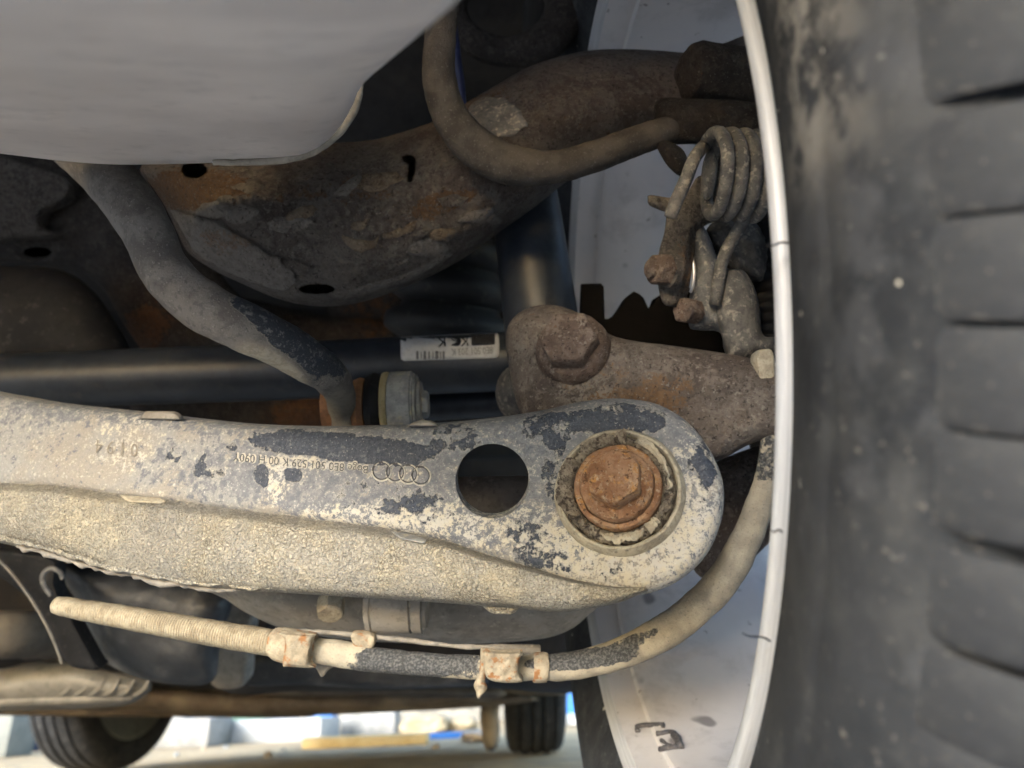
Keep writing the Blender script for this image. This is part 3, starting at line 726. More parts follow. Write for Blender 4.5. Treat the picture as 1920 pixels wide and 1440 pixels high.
def arc_flap(name, a0, a1, r0, r1, h0, h1, mat, n=26):
    bm = bmesh.new(); R_ = []
    uu = (RT-AX*RT.dot(AX)).normalized(); vv = AX.cross(uu); vv = -vv if vv.dot(UP) > 0 else vv   # vv points down in view
    for k in range(n+1):
        t = math.radians(a0+(a1-a0)*k/n); d = uu*math.cos(t)+vv*math.sin(t)
        nz = fbm(Vector((t*3, r0, 1)), 1.3, 3); n2_ = fbm(Vector((t*14, r1, 5)), 1.0, 2)
        j0, j1 = 5*n2_, (9*nz+5*n2_) if 0 < k < n else -7
        hh = .0008*nz
        a, b = BC+d*px(r0+j0)+AX*(h0+hh), BC+d*px(r1+j1)+AX*(h1+hh)
        R_.append([bm.verts.new(p) for p in (a, a.lerp(b, .5)+AX*.0006, b, b-AX*.0016, a-AX*.0016)])
    for k in range(n):
        for j in range(5): bm.faces.new((R_[k][j], R_[k][(j+1) % 5], R_[k+1][(j+1) % 5], R_[k+1][j]))
    bm.faces.new(R_[0]); bm.faces.new(R_[-1])
    return finish(name, bm, mat, arm, sharp=40)
for q in ((-66, 8, 90, 99, .0064, .0072, A['lipring']), (11, 40, 86, 100, .0058, .0068, A['rubring']), (44, 60, 84, 103, .0056, .0074, A['lipring']), (63, 112, 88, 100, .0060, .0066, A['lipring']), (116, 140, 84, 97, .0058, .0064, A['rubring']), (146, 216, 86, 108, .0060, .0086, A['rubring']), (228, 284, 84, 105, .0058, .0076, A['rubring'])):
    arc_flap('rubber_flap', *q)
lathe('bush_sleeve', BC, AX, [(-.004, px(81)), (.0068, px(81)), (.0078, px(78)), (.0076, px(70)), (.002, px(66))], A['bolt'], arm, 90, wob=(.0005, 150))
lathe('bolt_flange', BC, AX, [(.004, px(68)), (.0094, px(68)), (.0108, px(65)), (.0116, px(58)), (.0120, px(40))], A['bolt'], arm, 90, wob=(.0003, 150))
hexhead('bolt_head', BC+AX*.0112, AX, px(52), .0095, A['bolt'], arm, math.radians(4), cham=.92, wob=.00018)
# ------------------------------------------------------------------ stone guard under the arm
guard = thing('stone_guard', 'sand-crusted plastic guard clipped along the underside of the control arm', 'guard', P(600, 1100, .31))
crease = catmull([(-160, 897), (0, 903), (100, 907), (200, 920), (300, 932), (420, 949), (520, 962), (640, 978), (750, 993), (840, 1013), (900, 1033), (1000, 1062), (1080, 1085), (1150, 1098), (1210, 1100)], 8)
bott = catmull([(-160, 985), (0, 1018), (60, 1030), (130, 1050), (220, 1075), (330, 1097), (430, 1107), (520, 1111), (600, 1116), (760, 1126), (850, 1132), (905, 1137), (965, 1140), (1020, 1146), (1070, 1147), (1110, 1141), (1160, 1130), (1215, 1108)], 8)
NS, NT = 260, 26
cr = resample(crease, 1, False); bo = resample(bott, 1, False)
ci = np.linspace(0, len(cr)-1, NS); bi = np.linspace(0, len(bo)-1, NS)
bm = bmesh.new(); lay = bm.verts.layers.float.new('grime_tone'); R_ = []
for i in range(NS):
    a, b = cr[int(ci[i])], bo[int(bi[i])]; row = []
    for j in range(NT+1):
        t = j/NT; x, y = a*(1-t)+b*t
        z = ARMZ(x, a[1])+.004-.0105*(lambda k: k*k*(3-2*k))(min(1, t/.16))-.007*t+.05*max(0, t-.55)**2+max(0, t-.94)*.10
        k = fbm(P(x, y, z), 40, 3); z -= .0007*k
        v = bm.verts.new(P(x, y, z)); row.append(v)
        v[lay] = max(0, 1-t/.16)*.9+.35*max(0, 1-abs(x-300)/130)*max(0, 1-abs(t-.3)/.5)+max(0, (t-.88)/.12)*.6  # greyer tone along the crease, the bottom edge and one patch
    z = ARMZ(b[0], a[1])+.05; row += [bm.verts.new(P(b[0], b[1]-14, z)), bm.verts.new(P(b[0], b[1]-60, z+.005)), bm.verts.new(P(a[0], a[1]-25, ARMZ(a[0], a[1])+.02))]
    R_.append(row)
m_ = len(R_[0])
for i in range(NS-1):
    for j in range(m_): bm.faces.new((R_[i][j], R_[i][(j+1) % m_], R_[i+1][(j+1) % m_], R_[i+1][j]))
bm.faces.new(R_[0]); bm.faces.new(R_[-1])
gtree = BVHTree.FromBMesh(bm)
finish('shell', bm, A['guard'], guard)
cl = lambda pts, dz, mat, lip=4: sheet('clip', pts, lambda x, y: ARMZ(x, y)+dz, mat, guard, s=5, lip=lip, lipd=.0012, thick=.004, smooth=False, rough=(.0003, 200))
for a_ in A['arm'],: pass
cl([(261, 786), (266, 778), (274, 771), (322, 772), (332, 777), (340, 787)], -.0005, A['greydust'])
cl([(764, 800), (774, 792), (788, 788), (806, 789), (815, 793), (822, 799)], -.0005, A['greydust'])
def gclip(pts, mat, off=.0012):
    return sheet('clip', pts, const(.3), mat, guard, s=4, kind='skin', smooth=False, bvh=gtree, off=off, thick=.003, rough=(.0004, 300))
gclip([(224, 928), (300, 934), (313, 941), (302, 944), (240, 941)], A['lipring']); gclip([(732, 996), (760, 999), (803, 1012), (796, 1019), (752, 1011)], A['sleeve'])
sheet('clip', [(893, 1130), (905, 1137), (918, 1148), (930, 1152), (958, 1152), (968, 1147), (974, 1137), (980, 1128)], lambda x, y: ARMZ(x, 1040)+.004, A['guard'], guard, s=5, lip=5, lipd=.002, thick=.006, smooth=False, rough=(.0005, 200))
# crusty ridge along the lower left edge
rid = [(x, y-9+2*math.sin(x*.2), ARMZ(x, 950)-.004, 7+4*random.random()) for x, y in bott[8:60:2]]
tube('edge_ridge', rid, A['guard'], guard, 8, 3, rough=(.0012, 220))
rid = [(x, y-1+2*math.sin(x*.3), ARMZ(x, 950)+.002, 8+5*random.random()) for x, y in bott[12:52:2]]
tube('edge_ridge', rid, A['greydust'], guard, 8, 3, rough=(.0014, 260))
# ------------------------------------------------------------------ muffler
muf = thing('muffler', 'large smooth dull-grey exhaust silencer hanging close overhead', 'muffler', P(300, 200, .26))
def mz(x, y): return max(.085, .305-(300-y)*.00068-max(0, 250-x)*.00003+max(0, 40-abs(y-300))*.0)
sheet('shell', [(-300, 262), (-100, 280), (0, 288), (100, 300), (200, 308), (300, 308), (430, 304), (530, 297), (590, 280), (632, 245), (660, 200), (678, 160), (720, 122), (790, 62), (850, 8), (900, -50), (960, -140), (900, -300), (300, -330), (-300, -300)], mz, A['muffler'], muf, s=22, kind='pillow', bulge=.040, back=.09, D=300, rough=(.0008, 14))
tube('seam', [(400, 305, .300, 10), (460, 304, .300, 13), (530, 299, .300, 15), (585, 284, .300, 17), (630, 252, .298, 18), (658, 215, .296, 17), (672, 180, .294, 15), (677, 160, .293, 10)], A['greydust'], muf, 12, 6, rough=(.0003, 200))
sheet('end_cap', [(420, 250), (420, 300), (530, 293), (590, 272), (632, 238), (655, 195), (668, 150), (640, 90), (500, 90)], const(.315), A['greydust'], muf, s=14, kind='pillow', bulge=.012, back=.03, D=40)
# ------------------------------------------------------------------ stabiliser bar
bw = blobs((555, 635, 100, 38, .75, .55), (610, 690, 46, 46, .35, .7), (500, 595, 60, 22, .55, .5), (450, 570, 30, 14, .4, .5), (450, 660, 60, 25, -.5, .5), (520, 690, 44, 20, -.7, .5), base=.05)
bt = blobs((500, 680, 60, 26, 1.0, .5), (545, 705, 36, 16, .8, .5), (640, 770, 30, 40, .5))
bar = thing('stabiliser_bar', 'thick S-bent stabiliser bar caked in brown dust in front of the rusty arm', 'stabiliser bar', P(400, 600, .3))
bo_ = tube('bar', [(-60, 150, .37, 90), (50, 205, .365, 92), (130, 262, .355, 96), (196, 322, .345, 98), (246, 385, .335, 96), (283, 448, .325, 92), (308, 505, .318, 90), (358, 558, .315, 94), (420, 595, .315, 96), (478, 622, .32, 94), (530, 648, .33, 88), (578, 678, .342, 80), (618, 705, .36, 70), (637, 738, .38, 57), (642, 775, .395, 48), (642, 830, .40, 47)], A['bar'], bar, 36, 10, rough=(.0006, 90), attr=('wear', bw))
lay_t = bo_.data.attributes.new('tan', 'FLOAT', 'POINT')
for i, v in enumerate(bo_.data.vertices):
    q = v.co-CAM; z = q.dot(FW); lay_t.data[i].value = bt(960+F*q.dot(RT)/z, 720-F*q.dot(UP)/z)
# ------------------------------------------------------------------ drop link joint
dl = thing('drop_link', 'short link joint with zinc sleeve, rubber boot and nut beside the stabiliser bar end', 'link', P(740, 790, .40))
ax = (RT+UP*.04).normalized(); c0 = P(612, 766, .405); q = lambda v: S(v, .405)
lathe('rusty_disc', c0, ax, [(0, q(50)), (q(12), q(52)), (q(20), q(50)), (q(24), q(30))], A['copper'], dl, 48)
lathe('inner_bush', c0, ax, [(q(50), q(30)), (q(55), q(52)), (q(66), q(56)), (q(76), q(52)), (q(80), q(40))], A['copper'], dl, 48)
lathe('rubber_boot', c0, ax, [(q(76), q(40)), (q(80), q(58)), (q(92), q(64)), (q(104), q(60)), (q(112), q(52))], A['blackrub'], dl, 48)
lathe('retaining_ring', c0, ax, [(q(108), q(40)), (q(109), q(63)), (q(116), q(65)), (q(121), q(63)), (q(122), q(40))], A['gold'], dl, 48)
lathe('sleeve', c0, ax, [(q(121), q(40)), (q(122), q(62)), (q(125), q(64)), (q(162), q(64)), (q(165), q(60)), (q(167), q(60)), (q(168), q(56)), (q(172), q(56)), (q(174), q(40))], A['sleeve'], dl, 64)
lathe('end_plate', c0, ax, [(q(173), q(30)), (q(174), q(44)), (q(179), q(44)), (q(181), q(30))], A['sleeve'], dl, 48)
hexhead('nut', c0+ax*q(178), ax, q(27), q(14), A['sleeve'], dl)
# ------------------------------------------------------------------ axle tube with label
shaft = thing('axle_shaft', 'black horizontal axle tube with a small white paper label', 'shaft', P(500, 700, .47))
_, stree = tube('tube', [(-260, 728, .49, 104), (0, 716, .485, 104), (480, 698, .475, 108), (950, 678, .465, 112), (1060, 674, .463, 112)], A['blackpaint'], shaft, 40, 6, want_bvh=True)
lab = sheet('label', [(751, 632), (842, 628), (934, 624), (936, 640), (936, 668), (930, 671), (842, 674), (756, 677), (751, 672)], const(.45), A['label'], shaft, s=7, kind='skin', smooth=False, bvh=stree, off=.0006, thick=.0006)
def ink(pts, mat='ink'): return sheet('print', pts, const(.45), A[mat], lab, s=5, kind='skin', smooth=False, bvh=stree, off=.0011, thick=.0004)
ink([(883, 627), (928, 625), (928, 646), (884, 648)])
x = 780
for wd_, gp in ((5, 4), (2, 3), (5, 4), (3, 5), (2, 3), (6, 3), (2, 3), (4, 3)):
    ink([(x, 658), (x+wd_, 658), (x+wd_, 674), (x, 674)], 'greyink'); x += wd_+gp
text_on(stree, '8E0 501 203 K', 924, 650, 846, 654, 13, A['greyink'], lab, 'print', .0014, .45)
text_on(stree, 'K', 835, 632, 818, 633, 18, A['ink'], lab, 'print', .0014, .45)
text_on(stree, 'K<', 877, 630, 846, 632, 19, A['ink'], lab, 'print', .0014, .45)
ink([(846, 648), (850, 644), (858, 642), (857, 637), (850, 634), (848, 631), (862, 633), (866, 641), (860, 649)])
# tube collar where the shaft meets the strut, dark tubes behind
tag(tube('brake_pipe', [(640, 772, .50, 50), (800, 762, .50, 56), (980, 750, .50, 60)], A['blackpaint'], None, 20, 4), 'thin black pipe running behind the zinc sleeve below the labelled tube', 'pipe')
# ------------------------------------------------------------------ rubber boots
def bellows(name, c, axis, r, n, pitch, mat, label, cat, taper=0, depth=.22):
    prof = [(-.001, r*.5)]
    for i in range(n):
        rr = r*(1-taper*i/n)
        prof += [(i*pitch, rr*(1-depth)), (i*pitch+pitch*.2, rr*.97), (i*pitch+pitch*.42, rr), (i*pitch+pitch*.64, rr*.97), (i*pitch+pitch*.84, rr*(1-depth))]
    prof.append((n*pitch, r*.4))
    return tag(lathe(name, c, axis, prof, mat, None, 64, 60), label, cat)
bellows('rubber_boot', P(838, 640, .55), (UP+RT*.12).normalized(), S(122, .55), 3, S(66, .55), A['bootrub'], 'glossy black pleated rubber boot just above the paper label', 'boot', .15)
tag(sheet('rubber_mount', [(-60, 520), (30, 500), (110, 505), (170, 540), (215, 600), (245, 660), (250, 720), (-60, 730)], const(.52), A['blackrub'], None, s=16, kind='pillow', bulge=.03, back=.05, D=110), 'dark rounded rubber mount at the left edge above the control arm', 'mount')
# ------------------------------------------------------------------ shock absorber
sh = thing('shock_absorber', 'upright black shock absorber tube between rusty arm and silver rim', 'shock absorber', P(1020, 700, .43))
tube('tube', [(945, 200, .455, 128), (968, 300, .445, 128), (990, 420, .435, 130), (1004, 520, .428, 135), (1013, 590, .424, 140), (1026, 690, .42, 142), (1034, 760, .415, 142)], A['blackpaint'], sh, 36, 6)
lathe('lower_bush', P(1000, 735, .40), (RT*.5-FW*.8+UP*.1).normalized(), [(-.012, S(40, .4)), (-.012, S(58, .4)), (.010, S(58, .4)), (.012, S(52, .4)), (.012, S(44, .4)), (.004, S(42, .4))], A['lever'], sh, 48)
# ------------------------------------------------------------------ rusty upper arm
ua = thing('rusty_upper_arm', 'broad curved rusty steel arm with peeling scale and open holes under the silencer', 'control arm', P(640, 560, .4))
ua_out = [(262, 318), (300, 290), (450, 262), (600, 268), (700, 262), (790, 236), (842, 214), (882, 188), (930, 160), (990, 126), (1050, 106), (1110, 94), (1180, 92), (1240, 95), (1300, 98), (1360, 80), (1420, 60), (1480, 70), (1480, 250), (1410, 262),
          (1330, 272), (1250, 268), (1180, 282), (1110, 305), (1060, 342), (1000, 390), (930, 440), (860, 490), (780, 530), (700, 560), (640, 573), (580, 573), (520, 560), (450, 530), (400, 506), (352, 472), (330, 430), (308, 385), (285, 350)]
rustf = blobs((380, 350, 90, 40, .8), (320, 360, 60, 40, .5), (600, 365, 120, 30, .3), (700, 340, 60, 40, .35), (830, 380, 70, 22, .8, -.3), (900, 195, 70, 18, .5, -.5), (1340, 140, 60, 50, .6), (1000, 220, 200, 60, .2))
grf = blobs((780, 480, 160, 40, .5, -.5), (600, 550, 160, 30, .6), (930, 210, 70, 50, .9, -.4), (730, 330, 60, 50, .35), (560, 480, 140, 40, .35))
def uz(x, y): return .405+max(0, x-900)*.00003
_, utree = sheet('casting', ua_out, uz, A['subframe'], ua, s=11, kind='pillow', bulge=.042, back=.02, D=150, rough=(.0016, 45), want_bvh=True, attrs={'rust': rustf, 'grime_tone': grf},
    holes=[ell(364, 319, 25, 15, 18), [(752, 294), (768, 290), (779, 296), (780, 312), (777, 330), (768, 345), (763, 332), (766, 312), (756, 302)], ell(594, 542, 35, 9.5, 24, .0)])
def jag(pts, a, n=5):
    o = []
    for i, p in enumerate(pts):
        q = pts[(i+1) % len(pts)]
        for k in range(n):
            t = k/n; o.append((p[0]*(1-t)+q[0]*t+random.uniform(-a, a), p[1]*(1-t)+q[1]*t+random.uniform(-a, a)))
    return o
def flk(pts, mat, a=2.5, off=.0020, n=5):
    return sheet('scale_flake', jag(pts, a, n), const(.38), A[mat], ua, s=7, kind='skin', smooth=False, bvh=utree, off=off, thick=.0035, rough=(.0008, 140), attrs={'grime_tone': lambda x, y: .3, 'rust': blobs((430, 450, 60, 30, .6))})
flk([(318, 392), (360, 404), (404, 415), (420, 426), (448, 444), (482, 462), (506, 480), (526, 482), (530, 498), (552, 512), (554, 532), (530, 548), (470, 530), (408, 500), (362, 470), (342, 436)], 'flake', 2.2)
flk([(640, 440), (668, 448), (700, 452), (712, 440), (706, 462), (680, 474), (664, 470), (646, 456)], 'tanflake', 1.5, .0008, 3)
flk([(716, 440), (748, 428), (782, 412), (778, 432), (748, 446), (722, 450)], 'tanflake', 1.5, .0008, 3)
flk([(620, 550), (680, 536), (760, 515), (840, 470), (850, 478), (780, 522), (700, 548), (640, 562)], 'flake', 2, .0006, 4)
flk([(880, 196), (915, 180), (950, 185), (975, 205), (990, 235), (960, 255), (915, 262), (880, 240)], 'alu', 3, .001, 4)
for p in ([(440, 402), (470, 396), (500, 404), (480, 412), (452, 410)], [(540, 380), (575, 372), (610, 384), (590, 396), (556, 394)], [(600, 410), (640, 404), (660, 416), (630, 424)], [(820, 372), (850, 362), (880, 372), (860, 388), (830, 388)], [(900, 390), (930, 372), (950, 380), (920, 402)], [(1080, 180), (1130, 160), (1180, 176), (1150, 200), (1100, 204)], [(430, 350), (470, 340), (500, 350), (470, 366)], [(690, 395), (730, 384), (760, 396), (720, 408)]):
    flk(p, 'subframe', 2, .0006, 4)
for i in range(34):
    fx, fy = random.uniform(380, 980), random.uniform(300, 540)
    if not inside(np.array([(fx, fy)]), np.array(ua_out, float))[0] or dist(np.array([(fx, fy)]), np.array(ua_out, float))[0] < 26: continue
    if min(math.hypot(fx-364, fy-319), math.hypot(fx-768, fy-318), math.hypot(fx-594, fy-542)*.8) < 48: continue
    fr_, rot_ = random.uniform(9, 26), random.uniform(-.6, .2)
    flk(ell(fx, fy, fr_*1.6, fr_*.7, 9, rot_, .28), random.choice(('subframe', 'subframe', 'flake', 'tanflake') if fx > 560 else ('subframe', 'flake')), 1.6, random.uniform(.0005, .0014), 2)
# shadowed neighbours of the upper arm
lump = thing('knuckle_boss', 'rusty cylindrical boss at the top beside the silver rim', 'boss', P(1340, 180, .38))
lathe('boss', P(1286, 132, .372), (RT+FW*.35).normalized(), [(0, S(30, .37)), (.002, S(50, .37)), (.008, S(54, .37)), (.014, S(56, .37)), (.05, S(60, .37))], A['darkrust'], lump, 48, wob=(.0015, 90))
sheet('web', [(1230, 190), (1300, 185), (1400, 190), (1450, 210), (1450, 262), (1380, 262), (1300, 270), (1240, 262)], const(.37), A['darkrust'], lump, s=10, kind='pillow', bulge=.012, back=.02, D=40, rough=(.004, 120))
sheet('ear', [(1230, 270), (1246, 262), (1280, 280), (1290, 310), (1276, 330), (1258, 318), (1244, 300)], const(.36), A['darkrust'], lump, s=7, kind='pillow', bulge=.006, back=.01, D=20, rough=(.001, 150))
# ------------------------------------------------------------------ loose loop hose at the top
tag(tube('brake_hose', [(846, -90, .325, 60), (832, 0, .33, 60), (825, 80, .335, 60), (824, 150, .34, 63), (846, 222, .345, 68), (892, 276, .35, 76), (952, 308, .352, 74), (1032, 314, .354, 62), (1110, 295, .357, 58), (1180, 269, .36, 56), (1250, 246, .365, 52), (1300, 240, .375, 48)], A['loophose'], None, 28, 10, attr=('wear', blobs((1200, 255, 90, 40, .3), base=.0)), rough=(.0003, 200)), 'dusty rubber hose bent in a wide loop across the rusty arm', 'hose')
tag(tube('blue_hose', [(846, 40, .42, 22), (854, 100, .42, 20), (862, 150, .42, 18), (866, 200, .42, 18)], A['bluehose'], None, 14, 6), 'dark blue narrow hose hanging behind the looped rubber hose', 'hose')
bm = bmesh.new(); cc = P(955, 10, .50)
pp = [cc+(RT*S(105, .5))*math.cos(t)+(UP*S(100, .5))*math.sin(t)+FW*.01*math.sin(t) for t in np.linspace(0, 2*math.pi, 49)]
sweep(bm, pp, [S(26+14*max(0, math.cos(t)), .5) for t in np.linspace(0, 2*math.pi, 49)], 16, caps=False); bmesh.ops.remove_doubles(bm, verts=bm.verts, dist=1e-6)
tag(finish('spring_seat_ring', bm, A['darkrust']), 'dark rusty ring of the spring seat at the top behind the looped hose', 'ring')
# ------------------------------------------------------------------ crossmember at left, behind
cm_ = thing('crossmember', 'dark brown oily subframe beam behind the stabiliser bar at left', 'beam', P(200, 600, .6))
sheet('beam', [(-120, 250), (200, 300), (330, 380), (420, 520), (480, 600), (420, 660), (300, 680), (240, 620), (190, 540), (120, 500), (0, 492), (-120, 500)], const(.60), A['darkrust'], cm_, s=16, kind='pillow', bulge=.03, back=.05, D=90, rough=(.005, 40), holes=[ell(70, 485-12, 28, 10, 20)], attrs={'rust': blobs((270, 620, 40, 40, 1.0), (330, 560, 60, 60, .4)), 'grime_tone': blobs((60, 380, 120, 60, .5))})
sheet('bracket', [(-60, 290), (60, 310), (130, 340), (120, 375), (80, 395), (76, 425), (110, 440), (40, 445), (-60, 440)], const(.55), A['darkrust'], cm_, s=10, lip=10, thick=.01, rough=(.002, 80), attrs={'grime_tone': lambda x, y: .7})
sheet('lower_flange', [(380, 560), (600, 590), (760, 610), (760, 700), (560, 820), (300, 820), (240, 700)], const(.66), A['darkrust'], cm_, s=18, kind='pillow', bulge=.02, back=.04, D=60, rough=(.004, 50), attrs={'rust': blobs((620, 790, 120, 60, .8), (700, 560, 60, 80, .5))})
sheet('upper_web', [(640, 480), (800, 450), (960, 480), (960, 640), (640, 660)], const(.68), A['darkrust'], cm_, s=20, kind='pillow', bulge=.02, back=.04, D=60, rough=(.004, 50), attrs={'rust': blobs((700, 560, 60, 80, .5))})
# ------------------------------------------------------------------ wheel carrier
kn = thing('wheel_carrier', 'rusty cast wheel carrier with large hex bolt above the arm end', 'wheel carrier', P(1200, 800, .35))
KZ = plane(P(1075, 650, .352), (-.30, -1, -.02))
knout = [(948, 640), (955, 606), (980, 582), (1015, 572), (1055, 575), (1090, 590), (1120, 610), (1150, 630), (1200, 641), (1260, 648), (1330, 658), (1390, 668), (1440, 680), (1490, 690), (1490, 815), (1440, 822), (1400, 836), (1360, 858), (1335, 866), (1290, 880), (1180, 870), (1080, 830), (1000, 800), (976, 774), (962, 730), (955, 690)]
sheet('casting', knout, lambda x, y: KZ(x, y)+.004, A['cast'], kn, s=9, kind='pillow', bulge=.012, back=.02, D=46, rough=(.0012, 90), attrs={'rust': blobs((1130, 720, 90, 50, .4), (1250, 740, 60, 40, .5), (1180, 760, 80, 30, .5), (1040, 600, 80, 30, .25)), 'grime_tone': blobs((1100, 735, 60, 30, .7), (1180, 680, 80, 40, .35), (1390, 760, 70, 70, .3), (990, 640, 40, 50, .4))})
KA = Vector((-.30, -1, -.02)).normalized(); kc = P(1072, 650, .34)
lathe('bolt_flange', kc, KA, [(-.006, S(72, .34)), (-.001, S(70, .34)), (.0015, S(66, .34)), (.003, S(60, .34)), (.0036, S(50, .34))], A['bolt2'], kn, 72, wob=(.0006, 120))
hexhead('bolt_head', kc+KA*.003, KA, S(57, .333), .0085, A['bolt2'], kn, math.radians(30), cham=.93)
sheet('nut_plate', [(1420, 664), (1450, 662), (1452, 765), (1434, 766), (1430, 730), (1422, 700)], const(.315), A['lipring'], kn, s=6, lip=4, lipd=.001, thick=.008, rough=(.0006, 150))
# ------------------------------------------------------------------ brake caliper with hand-brake lever and spring
def Z(x, y): return (1160+x/3, 220+y/3)
def Zs(*p): return [Z(x, y) for x, y in p]
cal = thing('brake_caliper', 'grey dirty brake caliper with bracket tucked inside the silver rim', 'caliper', P(1380, 640, .345))
sheet('housing', Zs((410, 640), (470, 610), (520, 690), (555, 790), (610, 850), (700, 860), (765, 960), (795, 1080), (805, 1200), (830, 1240), (880, 1245), (880, 1325), (780, 1345), (690, 1372), (620, 1362), (590, 1300), (568, 1210), (450, 1198), (395, 1172), (398, 1020), (412, 950), (430, 850), (412, 760)), const(.352), A['alu'], cal, s=6, kind='pillow', bulge=.010, back=.02, D=26, rough=(.0008, 130))
sheet('bracket', Zs((610, 860), (690, 870), (760, 960), (790, 1080), (802, 1200), (830, 1236), (880, 1240), (880, 1318), (780, 1340), (690, 1368), (625, 1356), (600, 1290), (570, 1200), (550, 1100), (570, 980)), const(.343), A['lever'], cal, s=6, kind='pillow', bulge=.008, back=.008, D=30, rough=(.0006, 150))
sheet('piston_housing', Zs((490, 640), (580, 560), (700, 545), (800, 620), (850, 760), (820, 920), (720, 910), (620, 870), (540, 760)), const(.37), A['lever'], cal, s=7, kind='pillow', bulge=.012, back=.02, D=30, rough=(.003, 200))
hexhead('bolt_head', P(1302, 585, .343), (-RT*.75-FW*.6+UP*.05).normalized(), S(26, .34), .009, A['bolt2'], cal, .3)
tube('bright_edge', [(*Z(408, 760), .348, 7), (*Z(424, 860), .346, 8), (*Z(418, 940), .346, 8), (*Z(404, 985), .347, 6)], A['bright'], cal, 10, 5)
tag(tube('ribbed_dust_cover', [(1416, 380, .375, 60), (1432, 460, .372, 62), (1440, 540, .37, 60), (1446, 660, .37, 58)], A['blackrub'], None, 26, 6, ribs=(.0052, .2)), 'black ribbed rubber cover squeezed between caliper and silver rim', 'dust cover')
lev = thing('handbrake_lever', 'worn steel lever plate with rusty bolt under the coil spring', 'lever', P(1250, 560, .33))
LZ = lambda x, y: .335+(x-1250)*.00007
sheet('plate', Zs((385, 420), (300, 452), (175, 436), (163, 462), (168, 490), (205, 512), (262, 530), (258, 640), (226, 760), (218, 900), (232, 1000), (256, 1052), (300, 1062), (334, 1042), (354, 990), (376, 860), (398, 720), (420, 630), (470, 586), (560, 562), (640, 550), (640, 460), (540, 350), (450, 330)), LZ, A['leverrust'], lev, s=6, lip=12, lipd=.003, thick=.007, rough=(.0007, 160), attrs={'rust': blobs((*Z(350, 820), 14, 60, .5), (*Z(240, 600), 12, 40, .4)), 'grime_tone': lambda x, y: .35}, tdir=(FW*.8+RT*.6).normalized())
ba = (-RT*.9-FW*.42+UP*.02).normalized()
hexhead('bolt_head', P(1250, 507, .332), ba, S(31, .33), .0075, A['bolt2'], lev, .5)
lathe('bolt_tip', P(1250, 507, .332)+ba*.0070, ba, [(0, S(18, .33)), (.0025, S(17, .33)), (.0036, S(10, .33))], A['bolt2'], lev, 32)
lathe('washer', P(1250, 507, .332)-ba*.003, ba, [(0, S(20, .33)), (0, S(35, .33)), (.003, S(35, .33)), (.003, S(20, .33))], A['leverrust'], lev, 40)
# torsion spring
hx = (RT*1.0+FW*.07-UP*.05).normalized(); uu = (UP-hx*UP.dot(hx)).normalized(); vv = hx.cross(uu)
hc = P(1330, 326, .322); Rr = S(74, .322); pp = []
leg1 = [P(1257, 408, .318), P(1268, 378, .317), P(1288, 332, .316), P(1304, 292, .316)]
for i in range(0, 4*40+12):
    t = 2*math.pi*i/40+math.radians(62)
    pp.append(hc+hx*(.0060*i/40)+(uu*math.sin(t)-vv*math.cos(t)*1.0)*Rr)
end = pp[-1]
leg2 = [end.lerp(P(1362, 470, .335), .45), P(1362, 470, .335), P(1348, 520, .336), P(1341, 572, .338)]
full = leg1+pp+leg2
path = [Vector(p) for p in catmull([tuple(p) for p in full], 2)]
bm = bmesh.new(); sweep(bm, path, [.0029]*len(path), 12)
for v in bm.verts: v.co += Vector((fbm(v.co, 400), fbm(v.co+Vector((1, 1, 1)), 400), fbm(v.co+Vector((5, 1, 2)), 400)))*.00018
tag(finish('torsion_spring', bm, A['lever']), 'grey coiled torsion spring wound above the lever plate', 'spring')
tag(sheet('spring_core', ell(1330, 326, 15, 50, 24, .1), const(.333), A['lever'], None, s=6, kind='pillow', bulge=.004, back=.012, D=14, rough=(.001, 200)), 'narrow pivot stub inside the coil spring', 'pivot')
tag(sheet('brake_backing_plate', [(1086, 640), (1090, 532), (1132, 531), (1134, 602), (1152, 590), (1172, 558), (1190, 545), (1206, 556), (1218, 582), (1226, 560), (1260, 540), (1300, 540), (1400, 560), (1480, 640), (1480, 760), (1090, 760)], const(.43), A['deepblack'], None, s=12, lip=6, thick=.006, smooth=False), 'black brake backing plate with notched top edge behind the wheel carrier', 'plate')
tag(sheet('hub_casting', [(1300, 900), (1380, 850), (1470, 840), (1480, 960), (1420, 1040), (1360, 1080), (1310, 1080), (1290, 1020)], const(.40), A['cast'], None, s=12, kind='pillow', bulge=.015, back=.03, D=50, rough=(.002, 60)), 'brown dusty hub casting in shadow behind the round arm end', 'hub')
# ------------------------------------------------------------------ spring pan and things under the arm
pan = thing('spring_pan', 'grey dusty pressed-steel spring pan just below the stone guard', 'spring pan', P(800, 1200, .40))
sheet('dish', [(380, 1080), (430, 1128), (480, 1158), (540, 1182), (620, 1196), (700, 1203), (860, 1208), (1000, 1200), (1062, 1184), (1100, 1156), (1122, 1120), (1000, 1060), (700, 1050)], const(.42), A['greydust'], pan, s=12, kind='pillow', bulge=.035, back=.03, D=90, rough=(.0012, 40))
hexhead('nut', P(622, 1126, .372), (-FW*.8-UP*.55+RT*.1).normalized(), S(27, .37), .009, A['lipring'], pan, .1)
ax = RT; c0 = P(690, 1128, .365); q = lambda v: S(v, .365)
lathe('bush_sleeve', c0, ax, [(0, q(30)), (q(1), q(54)), (q(10), q(56)), (q(13), q(53)), (q(15), q(57)), (q(82), q(57)), (q(85), q(53)), (q(88), q(58)), (q(104), q(58)), (q(106), q(50)), (q(112), q(48)), (q(114), q(30))], A['greydust'], pan, 60, wob=(.0004, 120))
